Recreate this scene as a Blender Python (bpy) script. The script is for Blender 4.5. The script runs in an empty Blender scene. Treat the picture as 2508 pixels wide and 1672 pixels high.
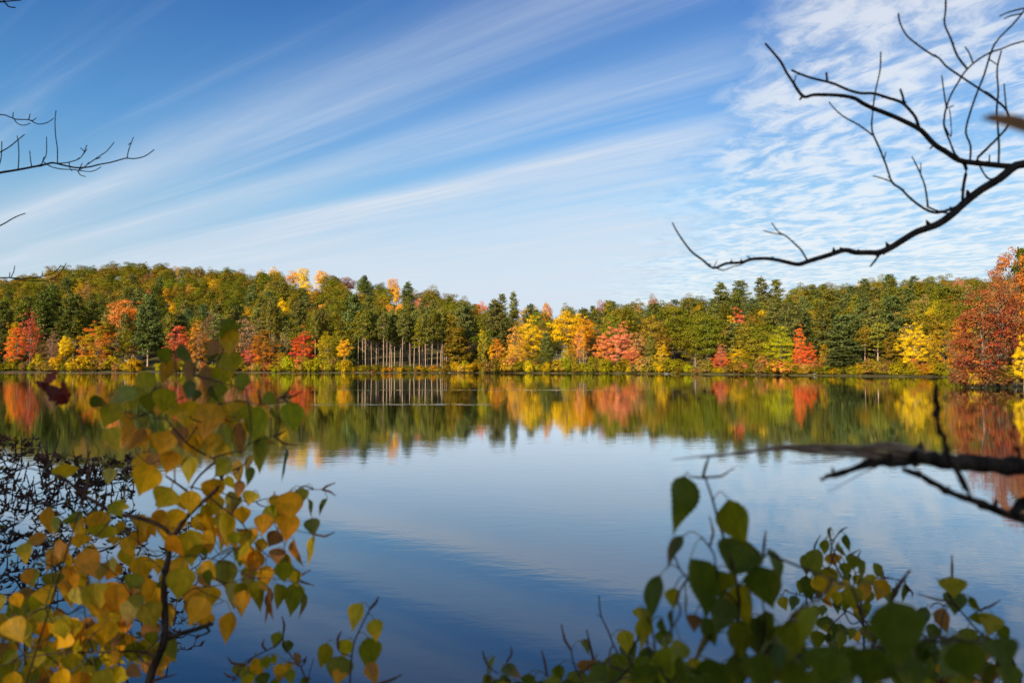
import bpy, math, random
import numpy as np
from mathutils import Vector
S = bpy.context.scene
R = math.radians

# ------------------------------------------------------------------ camera
F = 1950.7            # focal length in photo pixels (28 mm on 36 mm, 2508 px wide)
PITCH = math.atan(54/F)
CAM = np.array([0.0, 0.0, 3.4])
cd = bpy.data.cameras.new('camera'); cam = bpy.data.objects.new('camera', cd)
S.collection.objects.link(cam); S.camera = cam
cd.sensor_width = 36; cd.lens = 28; cd.clip_start = 0.05; cd.clip_end = 6000
cam.location = CAM; cam.rotation_euler = (R(90)+PITCH, 0, 0)
cd.dof.use_dof = True; cd.dof.focus_distance = 160; cd.dof.aperture_fstop = 6.0
cd.dof.aperture_blades = 9

# ------------------------------------------------------------------ world
SUN_EL, SUN_AZ = R(25), R(219)
wd = bpy.data.worlds.new('World'); S.world = wd; wd.use_nodes = True
class NT:
    def __init__(s, tree): s.t = tree; s.n = tree.nodes; s.l = tree.links; s.n.clear()
    def new(s, typ, ins=None, **kw):
        n = s.n.new(typ)
        for k, v in kw.items(): setattr(n, k, v)
        for k, v in (ins or {}).items(): s.set(n.inputs[k], v)
        return n
    def set(s, sock, v):
        if isinstance(v, bpy.types.NodeSocket): s.l.new(v, sock)
        else: sock.default_value = v
    def m(s, op, a, b=None, c=None, clamp=False):
        n = s.n.new('ShaderNodeMath'); n.operation = op; n.use_clamp = clamp
        for i, v in enumerate((a, b, c)):
            if v is not None: s.set(n.inputs[i], v)
        return n.outputs[0]
    def vm(s, op, a, b):
        n = s.n.new('ShaderNodeVectorMath'); n.operation = op
        s.set(n.inputs[0], a); s.set(n.inputs[1], b)
        return n.outputs['Value'] if op == 'DOT_PRODUCT' else n.outputs[0]
    def mix(s, f, a, b, blend='MIX'):
        n = s.n.new('ShaderNodeMix'); n.data_type = 'RGBA'; n.blend_type = blend
        s.set(n.inputs[0], f); s.set(n.inputs[6], a); s.set(n.inputs[7], b)
        return n.outputs[2]
    def noise(s, vec, scale, detail=4, rough=.5, dist=0.0, dim='3D'):
        n = s.new('ShaderNodeTexNoise', noise_dimensions=dim)
        if vec is not None: s.l.new(vec, n.inputs['Vector'])
        n.inputs['Scale'].default_value = scale; n.inputs['Detail'].default_value = detail
        n.inputs['Roughness'].default_value = rough; n.inputs['Distortion'].default_value = dist
        return n.outputs[0]
    def ramp(s, f, pts, interp='LINEAR'):
        n = s.n.new('ShaderNodeValToRGB'); s.set(n.inputs[0], f)
        e = n.color_ramp.elements; n.color_ramp.interpolation = interp
        while len(e) < len(pts): e.new(.5)
        for q, (p, c) in zip(e, pts):
            q.position = p
            q.color = (c, c, c, 1) if isinstance(c, (int, float)) else tuple(c)+(1,)
        return n.outputs[0]
    def mr(s, v, a, b, c=0.0, d=1.0, smooth=True):
        n = s.new('ShaderNodeMapRange', interpolation_type='SMOOTHSTEP' if smooth else 'LINEAR')
        for i, q in enumerate((v, a, b, c, d)): s.set(n.inputs[i], q)
        return n.outputs[0]
    def comb(s, x, y, z=0.0):
        return s.new('ShaderNodeCombineXYZ', {0: x, 1: y, 2: z}).outputs[0]

w = NT(wd.node_tree)
sky = w.new('ShaderNodeTexSky', sky_type='NISHITA', sun_disc=False, sun_elevation=SUN_EL, sun_rotation=SUN_AZ,
            altitude=100, air_density=1.0, dust_density=0.3, ozone_density=3.0)
geo = w.new('ShaderNodeTexCoord').outputs['Generated']
sep = w.new('ShaderNodeSeparateXYZ', {0: geo})
dx, dy, dz = sep.outputs
zc = w.m('MAXIMUM', dz, 0.012)
px = w.m('DIVIDE', dx, zc); py = w.m('DIVIDE', dy, zc)
A = R(-47)
al = w.m('ADD', w.m('MULTIPLY', px, math.sin(A)), w.m('MULTIPLY', py, math.cos(A)))
ac = w.m('SUBTRACT', w.m('MULTIPLY', px, math.cos(A)), w.m('MULTIPLY', py, math.sin(A)))
# long cirrus streaks: bands across "ac", slowly wavering along "al"
wob = w.noise(w.comb(w.m('MULTIPLY', al, .16), w.m('MULTIPLY', ac, .28)), 1.0, 3, .5)
acw = w.m('ADD', ac, w.m('MULTIPLY', w.m('SUBTRACT', wob, .5), .42))
band = w.ramp(w.m('DIVIDE', acw, 6.0), [(0, .03), (.20, .05), (.24, .20), (.270, .66), (.292, .46), (.312, .36), (.340, .10), (.360, .28),
              (.383, .56), (.415, .44), (.450, .10), (.472, .34), (.50, .70), (.56, .74), (.66, .62), (.80, .74), (1, .9)], 'B_SPLINE')
fine = w.noise(w.comb(w.m('MULTIPLY', al, .9), w.m('MULTIPLY', acw, 5.5)), 1.0, 6, .6, .3)
fine2 = w.noise(w.comb(w.m('MULTIPLY', al, .30), w.m('MULTIPLY', acw, 1.3)), 1.0, 4, .5, .6)
fib = w.noise(w.comb(w.m('MULTIPLY', al, .35), w.m('MULTIPLY', acw, 9.0)), 1.0, 5, .62, .5)
med = w.noise(w.comb(w.m('MULTIPLY', al, .18), w.m('MULTIPLY', acw, 2.6), 3.0), 1.0, 4, .55, .3)
big = w.noise(w.comb(w.m('MULTIPLY', al, .22), w.m('MULTIPLY', acw, .9), 7.0), 1.0, 3, .5, .8)
tex = w.m('ADD', w.m('ADD', w.m('MULTIPLY', w.m('SUBTRACT', fine, .5), .8), w.m('MULTIPLY', w.m('SUBTRACT', med, .5), 1.0)), w.m('MULTIPLY', w.m('SUBTRACT', fib, .5), .42))
cir = w.m('MULTIPLY', band, w.m('ADD', w.m('ADD', .42, w.m('MULTIPLY', tex, w.mr(dz, .05, .28, .30, 1))), w.m('ADD', w.m('MULTIPLY', fine2, .45), w.m('MULTIPLY', big, .45))))
cir = w.m('MULTIPLY', w.m('ADD', cir, w.m('MULTIPLY', w.mr(w.m('ADD', w.m('MULTIPLY', med, .7), w.m('MULTIPLY', fib, .35)), .50, .78), .32)), w.mr(dz, .20, .42, 1.06, .52))
# mackerel cloudlets on the right
warp = w.vm('ADD', w.comb(px, py), w.comb(w.m('MULTIPLY', w.m('SUBTRACT', fine2, .5), .5), w.m('MULTIPLY', w.m('SUBTRACT', wob, .5), .6)))
mk0 = w.noise(w.vm('MULTIPLY', warp, (1.0, .60, 1)), 7.0, 7, .60, .35)
mk1 = w.noise(w.vm('MULTIPLY', warp, (1.0, 1, 1)), 1.1, 3, .5)
mk = w.m('ADD', w.m('ADD', w.mr(dz, .05, .28, .36, .20), w.m('MULTIPLY', w.mr(mk0, .39, .63), .44)), w.m('MULTIPLY', mk1, .50))
azr = w.m('DIVIDE', dx, w.m('MAXIMUM', dy, .05))
edge = w.m('ADD', azr, w.m('MULTIPLY', w.m('SUBTRACT', mk1, .5), .30))
msk = w.mr(w.m('SUBTRACT', edge, w.m('MULTIPLY', w.m('SUBTRACT', dz, .18), .42)), .13, .30)
mkc = w.m('MULTIPLY', w.m('MULTIPLY', mk, msk), .84)
hz = w.mr(dz, .02, .24, .55, 0.0)
dens = w.m('MAXIMUM', w.m('MULTIPLY', cir, w.m('SUBTRACT', 1.0, w.m('MULTIPLY', msk, .62))), mkc)
dens = w.m('SUBTRACT', 1.0, w.m('MULTIPLY', w.m('SUBTRACT', 1.0, dens, clamp=True), w.m('SUBTRACT', 1.0, w.m('MULTIPLY', hz, w.m('SUBTRACT', 1.0, w.m('MULTIPLY', msk, .55))))), clamp=True)
ccir = (3.9, 4.35, 4.95, 1)
cmk = w.mix(w.mr(w.m('ADD', w.m('MULTIPLY', mk0, .7), w.m('MULTIPLY', mk1, .3)), .37, .57), (2.3, 3.0, 4.0, 1), (4.9, 5.05, 5.2, 1))
cloudcol = w.mix(msk, ccir, cmk)
grade = w.ramp(dz, [(0, (.60, .62, .68)), (.126, (.74, .78, .76)), (.20, (.56, .80, .84)), (.28, (.36, .70, .88)), (.42, (.20, .50, .80))])
skyc = w.mix(1.0, sky.outputs[0], grade, 'MULTIPLY')
fin = w.mix(dens, skyc, cloudcol)
bg = w.new('ShaderNodeBackground', {'Color': fin, 'Strength': 0.12})
w.l.new(bg.outputs[0], w.new('ShaderNodeOutputWorld').inputs[0])

# ------------------------------------------------------------------ sun, exposure
ld = bpy.data.lights.new('sun', 'SUN'); sun = bpy.data.objects.new('sun', ld); S.collection.objects.link(sun)
ld.energy = 5.0; ld.angle = R(.5); ld.color = (1, .86, .64)
sdir = Vector((math.sin(SUN_AZ)*math.cos(SUN_EL), math.cos(SUN_AZ)*math.cos(SUN_EL), math.sin(SUN_EL)))
sun.rotation_euler = sdir.to_track_quat('Z', 'Y').to_euler(); sun.location = sdir*50
vs = S.view_settings; vs.view_transform = 'Standard'; vs.look = 'None'; vs.exposure = 0.55; vs.gamma = 1
S.cycles.max_bounces = 6; S.cycles.diffuse_bounces = 2; S.cycles.glossy_bounces = 2; S.cycles.transmission_bounces = 2
S.cycles.use_denoising = True; S.cycles.caustics_reflective = False; S.cycles.caustics_refractive = False

# ------------------------------------------------------------------ helpers
def at(X, Y, d):
    """photo pixel -> world point at depth d along the optical axis"""
    cx = (X-1254)/F; cy = (836-Y)/F
    return CAM + d*np.array([cx, math.cos(PITCH)-cy*math.sin(PITCH), math.sin(PITCH)+cy*math.cos(PITCH)])
def tag(o, label=None, cat=None, group=None, kind=None):
    if label: o['label'] = label
    if cat: o['category'] = cat
    if group: o['group'] = group
    if kind: o['kind'] = kind
    return o
def link(name, me, parent=None):
    o = bpy.data.objects.new(name, me); S.collection.objects.link(o)
    if parent: o.parent = parent
    return o
def material(name):
    m = bpy.data.materials.new(name); m.use_nodes = True
    return m, NT(m.node_tree)
class MB:
    """collects polygons for one mesh"""
    def __init__(s): s.V = []; s.Fc = []; s.mi = []; s.col = []; s.n = 0; s.lv = []
    def add(s, V, Fc, mi=0, col=None, lv=None):
        V = np.asarray(V, float); s.V.append(V); Fc = np.asarray(Fc)+s.n; s.Fc.append(Fc)
        s.mi.append(np.full(len(Fc), mi)); s.n += len(V)
        s.col.append(np.tile(np.array(col if col is not None else (1, 1, 1), float), (len(V), 1)) if np.ndim(col) < 2 else np.asarray(col))
        s.lv.append(np.full(len(Fc), .5) if lv is None else lv)
    def mesh(s, name, mats, smooth=False, usecol=False):
        me = bpy.data.meshes.new(name)
        V = np.concatenate(s.V); quads = np.concatenate(s.Fc)
        me.vertices.add(len(V)); me.vertices.foreach_set('co', V.ravel())
        nf = len(quads); me.loops.add(nf*4); me.polygons.add(nf)
        me.loops.foreach_set('vertex_index', quads.ravel().astype(np.int32))
        me.polygons.foreach_set('loop_start', np.arange(0, nf*4, 4, dtype=np.int32))
        me.polygons.foreach_set('material_index', np.concatenate(s.mi).astype(np.int32))
        me.polygons.foreach_set('use_smooth', np.full(nf, smooth))
        for m in mats: me.materials.append(m)
        a = me.attributes.new('lv', 'FLOAT', 'FACE'); a.data.foreach_set('value', np.concatenate(s.lv).astype(np.float32))
        if usecol:
            a = me.attributes.new('col', 'FLOAT_COLOR', 'POINT')
            c = np.concatenate(s.col); c = np.hstack([c, np.ones((len(c), 1))]); a.data.foreach_set('color', c.ravel().astype(np.float32))
        me.update(calc_edges=True); me.validate()
        return me
def unit(v): return v/np.maximum(np.linalg.norm(v, axis=-1, keepdims=True), 1e-9)
def leaves(mb, C, N, L, W, rng, T=None, mi=0):
    """diamond leaf faces centred at C, facing N, half length L, half width W"""
    n = len(C); rnd = rng.normal(size=(n, 3)) if T is None else T
    N = unit(N); T = unit(rnd-(rnd*N).sum(1, keepdims=True)*N); B = np.cross(N, T)
    L = np.broadcast_to(np.reshape(L, (-1, 1)), (n, 1)); W = np.broadcast_to(np.reshape(W, (-1, 1)), (n, 1))
    V = np.stack([C-T*L, C+B*W, C+T*L, C-B*W], 1).reshape(-1, 3)
    mb.add(V, np.arange(4*n).reshape(n, 4), mi, lv=rng.random(n))
def tube(mb, P, r, sides=6, mi=0, smooth=True, col=None, cap=True):
    P = np.asarray(P, float); r = np.broadcast_to(np.asarray(r, float), (len(P),)).copy()
    if smooth and len(P) > 2:
        Q = []; rr = []
        for i in range(len(P)-1):
            p0 = P[max(i-1, 0)]; p1 = P[i]; p2 = P[i+1]; p3 = P[min(i+2, len(P)-1)]
            for t in (0, .34, .67):
                Q.append(.5*((2*p1)+(-p0+p2)*t+(2*p0-5*p1+4*p2-p3)*t*t+(-p0+3*p1-3*p2+p3)*t**3)); rr.append(r[i]*(1-t)+r[i+1]*t)
        Q.append(P[-1]); rr.append(r[-1]); P = np.array(Q); r = np.array(rr)
    T = unit(np.gradient(P, axis=0)); ref = np.array([.13, .21, .97]) if abs(T[0][2]) < .9 else np.array([1, .1, 0])
    A_ = unit(np.cross(T, ref)); B_ = np.cross(T, A_)
    th = np.arange(sides)*2*math.pi/sides
    V = (P[:, None]+r[:, None, None]*(np.cos(th)[None, :, None]*A_[:, None]+np.sin(th)[None, :, None]*B_[:, None])).reshape(-1, 3)
    i, j = np.meshgrid(np.arange(len(P)-1), np.arange(sides), indexing='ij'); i = i.ravel(); j = j.ravel(); k = (j+1) % sides
    Fc = np.stack([i*sides+j, i*sides+k, (i+1)*sides+k, (i+1)*sides+j], 1)
    mb.add(V, Fc, mi, col)
    if cap:
        tip = P[-1]+T[-1]*r[-1]*.8; n0 = (len(P)-1)*sides
        Vc = np.vstack([V[n0:], tip[None]])
        if sides % 2 == 0:
            mb.add(Vc, [[a, (a+1) % sides, (a+2) % sides, sides] for a in range(0, sides, 2)], mi, col)
    return P

# ------------------------------------------------------------------ materials
def foliage_mat(name, trans=.28, noise_s=.22):
    m, t = material(name)
    a1 = t.new('ShaderNodeAttribute', attribute_type='INSTANCER', attribute_name='tint').outputs[0]
    a2 = t.new('ShaderNodeAttribute', attribute_type='INSTANCER', attribute_name='tint2').outputs[0]
    lv = t.new('ShaderNodeAttribute', attribute_type='GEOMETRY', attribute_name='lv').outputs[2]
    rnd = t.new('ShaderNodeObjectInfo').outputs['Random']
    oc = t.new('ShaderNodeTexCoord').outputs['Object']
    off = t.vm('ADD', oc, t.comb(t.m('MULTIPLY', rnd, 90), t.m('MULTIPLY', rnd, 37), 0.0))
    f = t.mr(t.m('ADD', t.noise(off, noise_s, 3, .6), t.m('MULTIPLY', t.m('SUBTRACT', lv, .5), .25)), .44, .60)
    c = t.mix(f, a1, a2)
    c = t.mix(1.0, c, t.ramp(lv, [(0, .62), (.5, .95), (1, 1.35)]), 'MULTIPLY')
    hs = t.new('ShaderNodeHueSaturation', {'Color': c, 'Hue': t.m('ADD', .485, t.m('MULTIPLY', rnd, .03)), 'Value': t.m('ADD', .86, t.m('MULTIPLY', rnd, .28))}).outputs[0]
    d = t.new('ShaderNodeBsdfDiffuse', {'Color': hs}).outputs[0]
    tr = t.new('ShaderNodeBsdfTranslucent', {'Color': hs}).outputs[0]
    mx = t.new('ShaderNodeMixShader', {0: trans, 1: d, 2: tr}).outputs[0]
    t.l.new(mx, t.new('ShaderNodeOutputMaterial').inputs[0])
    return m
def bark_mat(name, c1, c2, scale=6, rough=.9, obj=True):
    m, t = material(name)
    oc = t.new('ShaderNodeTexCoord').outputs['Object']
    n = t.noise(t.vm('MULTIPLY', oc, (1, 1, .25)), scale, 5, .65)
    c = t.mix(t.mr(n, .35, .65), tuple(c1)+(1,), tuple(c2)+(1,))
    b = t.new('ShaderNodeBump', {'Height': n, 'Strength': .5, 'Distance': .02 if obj else .001}).outputs[0]
    p = t.new('ShaderNodeBsdfPrincipled', {'Base Color': c, 'Roughness': rough, 'Normal': b, 'Specular IOR Level': .2})
    t.l.new(p.outputs[0], t.new('ShaderNodeOutputMaterial').inputs[0])
    return m
FOL = foliage_mat('tree_foliage', .14); NEEDLE = foliage_mat('pine_needles', .12, .35)
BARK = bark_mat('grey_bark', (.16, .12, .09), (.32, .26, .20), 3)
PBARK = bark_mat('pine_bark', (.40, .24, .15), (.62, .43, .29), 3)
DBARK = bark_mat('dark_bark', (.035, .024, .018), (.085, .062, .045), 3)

# ------------------------------------------------------------------ lake shore and terrain
def interp(tab):
    xs = [p[0] for p in tab]; ys = [p[1] for p in tab]
    return lambda u: np.interp(u, xs, ys)
shore = interp([(-1400, 380), (-600, 345), (0, 330), (920, 292), (1100, 290), (1520, 276), (1800, 246), (2130, 214), (2400, 196), (2900, 170), (3800, 150)])
skyl = interp([(-1400, 720), (-600, 692), (0, 690), (100, 668), (200, 652), (350, 648), (450, 655), (600, 664), (800, 674), (950, 695), (1000, 702), (1100, 722),
               (1200, 746), (1260, 760), (1350, 757), (1450, 748), (1550, 734), (1700, 718), (1800, 710), (1950, 702), (2000, 702), (2100, 684), (2300, 677), (2500, 676), (3200, 700), (3800, 715)])
ridge = interp([(-600, 720), (400, 700), (900, 600), (1250, 480), (1700, 460), (2200, 500), (2600, 520), (3800, 500)])
def ground(u, t):
    D = shore(u); Dr = ridge(u); top = (890-skyl(u))/F*Dr+3.4-interp([(0, 12), (800, 13), (1200, 15.5), (3000, 15.5)])(u)
    k = np.clip((t-12)/(Dr-D-12), 0, 1)
    h = np.where(t < 0, .35*t, .25+1.5*(1-np.exp(-np.maximum(t, 0)/8.0)))
    h = h+(top-1.75)*(k**1.12)
    return np.where(t > Dr-D, h-(t-(Dr-D))*.10, h)
def world(u, t):
    D = shore(u)+t
    return (u-1254)/F*D, D
us = np.linspace(-1400, 3800, 261); ts = np.concatenate([[-12, -6, -3, -1, 0, 1, 2, 4, 7, 11, 16], np.linspace(22, 760, 60)])
U, T_ = np.meshgrid(us, ts, indexing='ij'); rg = np.random.default_rng(3)
X_, Y_ = world(U, T_); Z_ = ground(U, T_)+np.where(T_ > 1, rg.normal(size=U.shape)*.18, 0)
def gridmesh(name, X, Y, Z, mat):
    mb = MB(); a, b = X.shape
    i, j = np.meshgrid(np.arange(a-1), np.arange(b-1), indexing='ij'); i = i.ravel(); j = j.ravel()
    mb.add(np.stack([X.ravel(), Y.ravel(), Z.ravel()], 1), np.stack([i*b+j, (i+1)*b+j, (i+1)*b+j+1, i*b+j+1], 1))
    return mb.mesh(name, [mat], True)
def ground_mat(name, cols, sc):
    m, t = material(name); oc = t.new('ShaderNodeTexCoord').outputs['Object']
    n1 = t.noise(oc, sc, 6, .65); n2 = t.noise(oc, sc*7, 4, .6)
    c = t.ramp(t.m('ADD', t.m('MULTIPLY', n1, .7), t.m('MULTIPLY', n2, .3)), [(.36+.07*i, c_) for i, c_ in enumerate(cols)])
    b = t.new('ShaderNodeBump', {'Height': n2, 'Strength': .8, 'Distance': .15}).outputs[0]
    p = t.new('ShaderNodeBsdfPrincipled', {'Base Color': c, 'Roughness': 1, 'Normal': b, 'Specular IOR Level': .1})
    t.l.new(p.outputs[0], t.new('ShaderNodeOutputMaterial').inputs[0]); return m
GM = ground_mat('forest_floor', [(.035, .025, .015), (.07, .05, .025), (.07, .07, .02), (.13, .09, .035), (.09, .09, .025)], .25)
tag(link('wooded_hills', gridmesh('wooded_hills', X_, Y_, Z_, GM)), 'brown leafy ground of the wooded hills rising from the far shore', kind='structure')
# headland on the right, about 105 m away
a_ = np.linspace(0, 1, 60); b_ = np.linspace(0, 1, 30)
Aa, Bb = np.meshgrid(a_, b_, indexing='ij')
hx0 = (2345-1254)/F*116
HX = hx0+Aa*110; edge_y = 101.5+10*(1-np.clip(Aa*14, 0, 1))**2-Aa*6+1.2*np.sin(Aa*40)
HY = edge_y-1+Bb*(np.clip(Aa*14, .05, 1)**.5*40+2)
HZ = -.35+2.0*np.sin(np.clip(Bb, 0, 1)*math.pi)**.5*np.clip(Aa*10, 0, 1)+np.random.default_rng(2).normal(size=HX.shape)*.05
tag(link('headland', gridmesh('headland', HX+np.maximum(HY-106, 0)*.62, HY, HZ, GM)), 'low wooded point of land reaching into the lake at right', kind='structure')
# near bank under and behind the camera
bx = np.linspace(-45, 45, 90); by = np.concatenate([np.linspace(-60, -8, 14), np.linspace(-6, 7, 40)])
BX, BY = np.meshgrid(bx, by, indexing='ij')
BZ = np.where(BY < .6, 1.75, 1.75-(BY-.6)*.46)+.06*np.sin(BX*2.1+BY)+.04*np.sin(BX*5.3-BY*3)+np.where(BY < -3, (-BY-3)*.03, 0)
tag(link('near_bank', gridmesh('near_bank', BX, BY, BZ, GM)), 'near bank of earth and leaves under the viewpoint', kind='structure')

# ------------------------------------------------------------------ water
m, t = material('lake_water')
oc = t.new('ShaderNodeTexCoord').outputs['Object']
sp = t.new('ShaderNodeSeparateXYZ', {0: oc}); wx, wy, _ = sp.outputs
n1 = t.noise(t.comb(t.m('MULTIPLY', wx, .45), wy), 2.6, 3, .5, .3)
n2 = t.noise(t.comb(t.m('MULTIPLY', wx, .35), wy), .42, 2, .5)
n3 = t.noise(t.comb(t.m('MULTIPLY', wx, .5), wy), 9.0, 2, .5)
patch = t.mr(t.noise(t.comb(t.m('MULTIPLY', wx, .25), wy), .055, 2, .5), .40, .62)
line1 = t.mr(t.m('ABSOLUTE', t.m('SUBTRACT', wy, t.m('ADD', 101, t.m('MULTIPLY', n2, 3)))), 1.0, 3.0, 1, 0)
line1 = t.m('MULTIPLY', line1, t.mr(t.m('ABSOLUTE', t.m('SUBTRACT', wx, -5)), 12, 30, 1, 0))
line2 = t.mr(t.m('ABSOLUTE', t.m('SUBTRACT', wy, t.m('ADD', 65.5, t.m('MULTIPLY', n2, 2)))), .6, 1.8, 1, 0)
line2 = t.m('MULTIPLY', line2, t.mr(t.m('ABSOLUTE', t.m('SUBTRACT', wx, -12)), 6, 14, 1, 0))
far = t.mr(wy, 225, 290)
amp = t.m('ADD', t.m('ADD', .30, t.m('MULTIPLY', patch, .45)), t.m('MULTIPLY', t.m('MULTIPLY', t.m('ADD', line1, line2), t.mr(t.noise(t.comb(t.m('MULTIPLY', wx, .8), wy), .9, 3, .6), .45, .70)), 4.0))
h = t.m('ADD', t.m('ADD', t.m('MULTIPLY', n1, .0036), t.m('MULTIPLY', n2, .0042)), t.m('MULTIPLY', n3, .0009))
h = t.m('MULTIPLY', h, amp)
bmp = t.new('ShaderNodeBump', {'Height': h, 'Strength': 1.0, 'Distance': 1.0}).outputs[0]
ruf = t.m('MULTIPLY', t.mr(wy, 245, 275), t.mr(wx, 50, -60, 0, 1))
rough = t.m('ADD', .02, t.m('MULTIPLY', ruf, .13))
fr = t.m('MULTIPLY', t.new('ShaderNodeFresnel', {'IOR': 1.333, 'Normal': bmp}).outputs[0], 1.6, clamp=True)
gl = t.new('ShaderNodeBsdfGlossy', {'Color': (.90, .96, 1, 1), 'Roughness': rough, 'Normal': bmp}).outputs[0]
bd = t.new('ShaderNodeBsdfDiffuse', {'Color': (.005, .018, .050, 1)}).outputs[0]
t.l.new(t.new('ShaderNodeMixShader', {0: fr, 1: bd, 2: gl}).outputs[0], t.new('ShaderNodeOutputMaterial').inputs[0])
mb = MB(); mb.add([(-900, -70, 0), (900, -70, 0), (900, 700, 0), (-900, 700, 0)], [[0, 1, 2, 3]])
tag(link('lake_water', mb.mesh('lake_water', [m])), 'calm lake water mirroring the autumn hills and sky', kind='structure')

# ------------------------------------------------------------------ tree meshes (nominal 16 m tall, 12 m wide)
def limbs(mb, rng, H, targets, r0, mi=1, lean=0):
    zt = H*.80
    P = [np.array([0, 0, -1.0])]
    for k in range(1, 7):
        P.append(np.array([rng.normal()*.12*k*.6+lean*k, rng.normal()*.12*k*.6, zt*k/6]))
    r = np.linspace(r0, r0*.22, 7); tube(mb, P, r, 7, mi)
    P = np.array(P)
    for c in targets:
        zb = max(H*.12, c[2]-.45*math.hypot(c[0], c[1])-1.2); zb = min(zb, zt*.97)
        s = np.array([np.interp(zb, P[:, 2], P[:, 0]), np.interp(zb, P[:, 2], P[:, 1]), zb])
        md = (s+c)/2+np.array([0, 0, -.25]) + rng.normal(size=3)*.25
        tube(mb, [s, md, c], [r0*.28, r0*.17, r0*.05], 4, mi, True)
def decid(seed, nc=46, nl=80, leaf=.27, rx=6, z0=2.0, z1=16, cr=1.5, shape='round', sparse=0.0, bark=None, nlimb=16, r0=.26, vz=.72):
    rng = np.random.default_rng(seed)
    cz = (z0+z1)/2; rz = (z1-z0)/2
    i = np.arange(nc)+.5; ph = np.arccos(1-2*i/nc); th = math.pi*(1+5**.5)*i+rng.random()*6
    d = np.stack([np.sin(ph)*np.cos(th), np.sin(ph)*np.sin(th), np.cos(ph)], 1)+rng.normal(size=(nc, 3))*.13
    rf = rng.uniform(.62, 1.0, nc); rf[rng.random(nc) < .22] *= .55
    lob = 1+.16*np.sin(3*np.arctan2(d[:, 1], d[:, 0])+rng.random()*6)+.10*np.sin(5*d[:, 2]*3+rng.random()*6)
    C = unit(d)*(rf*lob)[:, None]
    zn = C[:, 2]
    if shape == 'cone': wr = np.clip(1.02-.62*(zn+1)/2, .12, 1)*1.15
    elif shape == 'vase': wr = .62+.42*np.clip((zn+1)/2, 0, 1)
    else: wr = 1.05-.12*(zn+1)/2
    C = np.stack([C[:, 0]*(rx-cr*.6)*wr, C[:, 1]*(rx-cr*.6)*wr, cz+C[:, 2]*(rz-cr*.5)], 1)
    crs = cr*rng.uniform(.65, 1.25, nc)*(.8 if shape == 'cone' else 1)
    fm = MB(); bm_ = MB()
    L = []; N = []
    for c, r in zip(C, crs):
        n = int(nl*(r/cr)**2*(1-sparse))
        u = unit(rng.normal(size=(n, 3))); rad = r*rng.uniform(.55, 1.08, n)[:, None]
        u[:, 2] = np.where(u[:, 2] < -.35, -u[:, 2], u[:, 2])
        L.append(c+u*rad*np.array([1.12, 1.12, vz])); o = unit(c-np.array([0, 0, cz-2]))
        N.append(unit(u*1.1+o*.40+rng.normal(size=(n, 3))*.34+np.array([0, 0, .2])))
    L = np.concatenate(L); N = np.concatenate(N)
    s = rng.uniform(.6, 1.25, len(L))*leaf
    leaves(fm, L, N, s, s*rng.uniform(.6, 1, len(L)), rng)
    idx = rng.permutation(nc)[:nlimb]
    limbs(bm_, rng, z1, C[idx], r0, 0)
    return fm, bm_
def wpine(seed, H=16.0, rx=6.0, z0=2.0, wh=1.0, nb=6, flat=.32, up=.18, leafn=9):
    rng = np.random.default_rng(seed); fm = MB(); bm_ = MB()
    tube(bm_, [(0, 0, -1), (.05, 0, H*.35), (-.05, .08, H*.7), (0, 0, H*.98)], [.30, .22, .13, .03], 7)
    z = z0; L = []; N = []; TT = []
    while z < H-.4:
        k = (z-z0)/(H-z0)
        prof = (1-k)**.55*(.74+.26*min(1, k*3))+.09
        for b in range(nb):
            if rng.random() < .14: continue
            a = rng.random()*6.283; ln = rx*prof*rng.uniform(.6, 1.05); zb = z+rng.normal()*.25
            dr = np.array([math.cos(a), math.sin(a), 0]); sd = np.array([-dr[1], dr[0], 0])
            if ln > 1.0: tube(bm_, [(0, 0, zb), tuple(dr*ln*.5+np.array([0, 0, zb+ln*.04])), tuple(dr*ln*.92+np.array([0, 0, zb+ln*up]))], [.06, .04, .015], 3, 0, False)
            m_ = max(3, int(ln*2.0))
            for q in range(m_):
                f = rng.uniform(.25, 1.0); wdt = .16+.26*ln*(1-f)*.9
                c = dr*ln*f+sd*rng.normal()*wdt+np.array([0, 0, zb+up*ln*f*f+rng.normal()*.06])
                n = leafn; u = rng.normal(size=(n, 3))*np.array([.42, .42, flat*.55])
                L.append(c+u); tt = unit(dr*.8+rng.normal(size=(n, 3))*.5+np.array([0, 0, .42])); TT.append(tt)
                N.append(unit(rng.normal(size=(n, 3))*.45+np.array([0, 0, .9])+dr*.35))
        z += wh*rng.uniform(.7, 1.15)*(1.05-.45*k)
    L = np.concatenate(L); N = np.concatenate(N); TT = np.concatenate(TT)
    leaves(fm, L, N, rng.uniform(.26, .44, len(L)), rng.uniform(.09, .17, len(L)), rng, TT)
    return fm, bm_
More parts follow.
